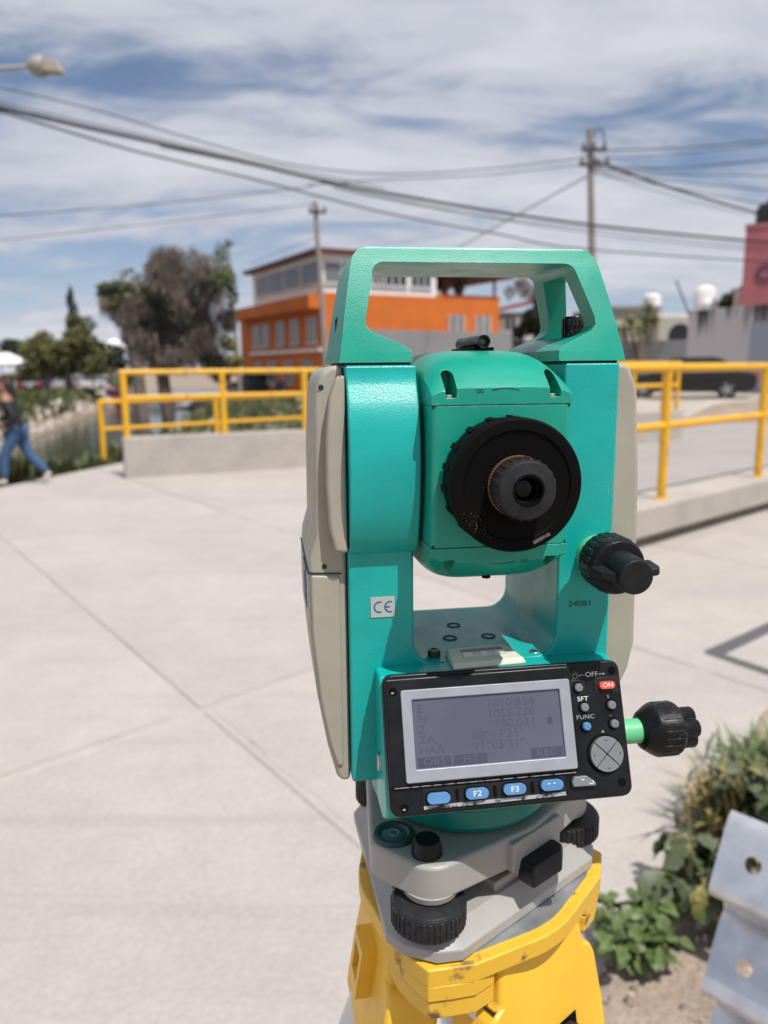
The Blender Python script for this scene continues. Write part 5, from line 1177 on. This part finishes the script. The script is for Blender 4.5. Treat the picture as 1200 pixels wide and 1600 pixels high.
# profile: (outward, z) from the top edge downwards; three humps
prof = []
pitch = 0.178
for k in range(3):
    z0 = 0.105-k*pitch
    prof += [(-0.056, z0+0.002), (-0.050, z0-0.001), (-0.042, z0-0.008), (-0.030, z0-0.026), (-0.008, z0-0.064), (0.004, z0-0.086), (0.010, z0-0.097), (0.012, z0-0.104), (0.010, z0-0.111), (0.003, z0-0.118), (-0.036, z0-0.131), (-0.043, z0-0.134), (-0.048, z0-0.140)]
prof += [(-0.046, 0.105-3*pitch), (-0.04, 0.10-3*pitch)]
bm_ = thing('steel_beam', 'galvanised corrugated steel barrier beam with bolt holes at lower right', 'barrier', (E0.x, E0.y, 0))
th = 0.003
pa = [(p[0], p[1]) for p in prof]; nrm = []
for i in range(len(pa)):
    a, b2 = pa[max(i-1, 0)], pa[min(i+1, len(pa)-1)]; d2 = Vector((b2[0]-a[0], b2[1]-a[1])).normalized(); nrm.append((d2.y, -d2.x))
outl = pa+[(pa[i][0]+nrm[i][0]*th, pa[i][1]+nrm[i][1]*th) for i in range(len(pa)-1, -1, -1)]
def bw(o_, z_, s): v = bn*o_+bdir*s; return (v.x, v.y, tz+z_)
bb_ = B().loft([[bw(o_, z_, s) for o_, z_ in outl] for s in (0.0, 0.9, 1.9)])
beam = part('beam', bb_, galv, bm_, smooth=50)
cuts = []
for k in range(3):
    z0 = 0.105-k*pitch; zc_ = z0-0.052; oc = -0.019
    for s in (0.052, 0.26, 0.5):
        nrm_d = Vector((bn.x*0.86, bn.y*0.86, 0.5)).normalized(); c3 = Vector(bw(oc, zc_, s)); cuts.append(B().tube([c3-nrm_d*0.022, c3+nrm_d*0.022], 0.0125, 20))
cut(beam, cuts, 45)
for s in (0.75, 1.6):
    c3 = Vector(bw(-0.12, 0, s)); part('support_post', B().box((c3.x, c3.y, (tz+0.1)/2), (0.1, 0.1, tz+0.1)), galv, bm_, smooth=0, bevel=0.004)

leafy = material('yellowing leaf', (0.22, 0.20, 0.06), 0.6, var=0.3, vscale=20)
leafg = material('fresh green leaf', (0.10, 0.145, 0.045), 0.5, var=0.35, vscale=25, bump=0.2, bscale=120, bdist=0.002)
leafd = material('dull dark leaf', (0.065, 0.085, 0.038), 0.55, var=0.35, vscale=18, bump=0.2, bscale=90, bdist=0.002)
stemm = material('green stem', (0.12, 0.14, 0.05), 0.6); dryg = material('dry straw', (0.33, 0.25, 0.10), 0.7, var=0.3, vscale=10); grassm = material('grass blade', (0.085, 0.13, 0.035), 0.5, var=0.35, vscale=6)
def leaf_mesh(name, L_, w, lobes, curl, seed):
    rd = random.Random(seed); n = 9; vs = []; fs = []
    for i in range(n):
        t = i/(n-1); wd = w*math.sin(math.pi*min(1, t*0.93+0.06))**0.75*(1+(0.22*math.cos(t*math.pi*2*lobes) if lobes else 0)); z = -curl*t*t*L_; 
        vs += [(t*L_, -wd, z+wd*0.25), (t*L_, 0, z), (t*L_, wd, z+wd*0.25)]
        if i: k = 3*i; fs += [(k-3, k, k+1, k-2), (k-2, k+1, k+2, k-1)]
    me = bpy.data.meshes.new(name); me.from_pydata(vs, [], fs); me.polygons.foreach_set('use_smooth', [True]*len(fs)); return me
def plant(name, label, base, h, spread, n, meshes, seed, mats, stems=5, cat='plant', low=0.15, lean=(0, 0), sc=(0.7, 1.25)):
    rd = random.Random(seed); t = thing(name, label, cat, base); sb_ = B()
    for m_, mt in zip(meshes, mats):
        if not m_.materials: m_.materials.append(mt)
    for s in range(stems):
        a = 2*math.pi*s/stems+rd.uniform(-0.4, 0.4); r = spread*rd.uniform(0.35, 0.9); top = Vector((math.cos(a)*r+lean[0], math.sin(a)*r+lean[1], h*rd.uniform(0.6, 1.0)))
        sb_.tube([(0, 0, 0), tuple(top*0.5+Vector((0, 0, h*0.1))), tuple(top)], [0.007, 0.005, 0.002], 6)
        k = n//stems
        for j in range(k):
            f = rd.uniform(low, 1.0); c = top*f+Vector((0, 0, h*0.1*math.sin(f*math.pi))); o = bpy.data.objects.new('leaf', rd.choice(meshes)); COL.objects.link(o); o.parent = t
            az_ = rd.uniform(0, 6.28); s_ = rd.uniform(*sc); pet = 0.03*rd.uniform(0.5, 1.5)
            o.location = c+Vector((math.cos(az_)*pet, math.sin(az_)*pet, 0.005)); o.rotation_euler = (rd.gauss(0, 0.5), rd.uniform(-0.6, 0.8), az_); o.scale = (s_, s_*rd.uniform(0.7, 1.2), s_*rd.uniform(0.5, 1.4))
    part('stem', sb_, stemm, t, fix=False); return t
round_l = [leaf_mesh('leaf', 0.042, 0.019, 0, 0.35, 1), leaf_mesh('leaf', 0.05, 0.021, 2.5, 0.5, 2)]
big_l = [leaf_mesh('leaf', 0.075, 0.024, 3.0, 0.5, 6), leaf_mesh('leaf', 0.065, 0.02, 2.0, 0.7, 7), leaf_mesh('leaf', 0.08, 0.03, 2.5, 0.4, 3), leaf_mesh('leaf', 0.095, 0.034, 3.5, 0.5, 4)]
g1 = G(990, 1492); plant('leafy_weed', 'small bright green leafy weed beside the tripod at lower right', (g1.x, g1.y, 0.0), 0.15, 0.14, 190, round_l, 41, [leafg, leafg], 9, low=0.1)
g2 = G(1105, 1440); plant('broadleaf_plant', 'dark broad-leaved plant behind the steel beam', (g2.x+0.02, g2.y+0.03, 0.0), 0.28, 0.2, 150, big_l, 42, [leafd, leafy, leafd, leafd], 8, low=0.2)
g3 = G(1175, 1330); plant('broadleaf_plant', 'taller dark broad-leaved plant at the right edge above the steel beam', (g3.x+0.08, g3.y+0.02, 0.0), 0.34, 0.22, 150, big_l, 43, [leafd, leafy, leafd, leafd], 8, low=0.3)
def tuft(label, base, n, h, seed, mt):
    rd = random.Random(seed); b = B()
    for k in range(n):
        a = rd.uniform(0, 6.28); d0 = Vector((math.cos(a), math.sin(a), 0)); o = Vector((rd.gauss(0, 0.08), rd.gauss(0, 0.06), 0)); l_2 = h*rd.uniform(0.5, 1.1); ln = rd.uniform(0.25, 0.9); w = Vector((-d0.y, d0.x, 0))*0.0065
        pts = [o+d0*(l_2*ln*t*t)+Vector((0, 0, l_2*(t-0.45*ln*t*t))) for t in (0, 0.35, 0.7, 1)]
        b.add([pts[0]-w, pts[0]+w, pts[1]-w, pts[1]+w, pts[2]-w*0.7, pts[2]+w*0.7, pts[3]], [(0, 1, 3, 2), (2, 3, 5, 4), (4, 5, 6)])
    t = thing('grass_tuft', label, 'grass', base); o = part('blades', b, mt, t, smooth=0, fix=False); o['kind'] = 'stuff'
for u, v, n, h, lab, mt, sd2 in ((1180, 1255, 330, 0.26, 'long green grass tuft at the right edge of the pavement', grassm, 1), (1140, 1290, 170, 0.22, 'grass tuft beside the dark broad-leaved plants', grassm, 2), (1195, 1205, 260, 0.22, 'farthest grass tuft along the pavement edge at right', grassm, 3), (1160, 1300, 300, 0.28, 'straw-coloured dry grass tuft among the green plants', dryg, 4)):
    g4 = G(u, v); tuft(lab, (g4.x+0.04, g4.y, -0.005), n, h, sd2, mt)
# a trestle added off frame right to cast the V shadow; real caster unknown
tl_ = thing('shadow_trestle', 'trestle added just beyond the right edge to cast the V-shaped shadow on the pavement', 'shadow_trestle', (2.3, 3.9, 0))
sh = Vector((-SUN.x/SUN.z, -SUN.y/SUN.z, 0)); hA = 0.9
apex = Vector((1.85, 4.14, 0))-sh*hA+Vector((0, 0, hA)); o_ = Vector((2.3, 3.9, 0)); wood = material('trestle timber', (0.3, 0.2, 0.1), 0.8, var=0.2, vscale=6)
f1, f2 = Vector((2.95, 5.0, 0.0)), Vector((2.2, 3.58, 0.0)); far = Vector((1.25, 1.0, 0))
for a_ in (Vector((0, 0, 0)), far):
    for f_ in (f1, f2): part('leg', B().tube([f_+a_-o_, apex+a_-o_], 0.045, 4), wood, tl_, smooth=0)
part('crossbar', B().tube([apex-o_+Vector((0.02, 0, 0)), apex+far-o_], 0.05, 4), wood, tl_, smooth=0)
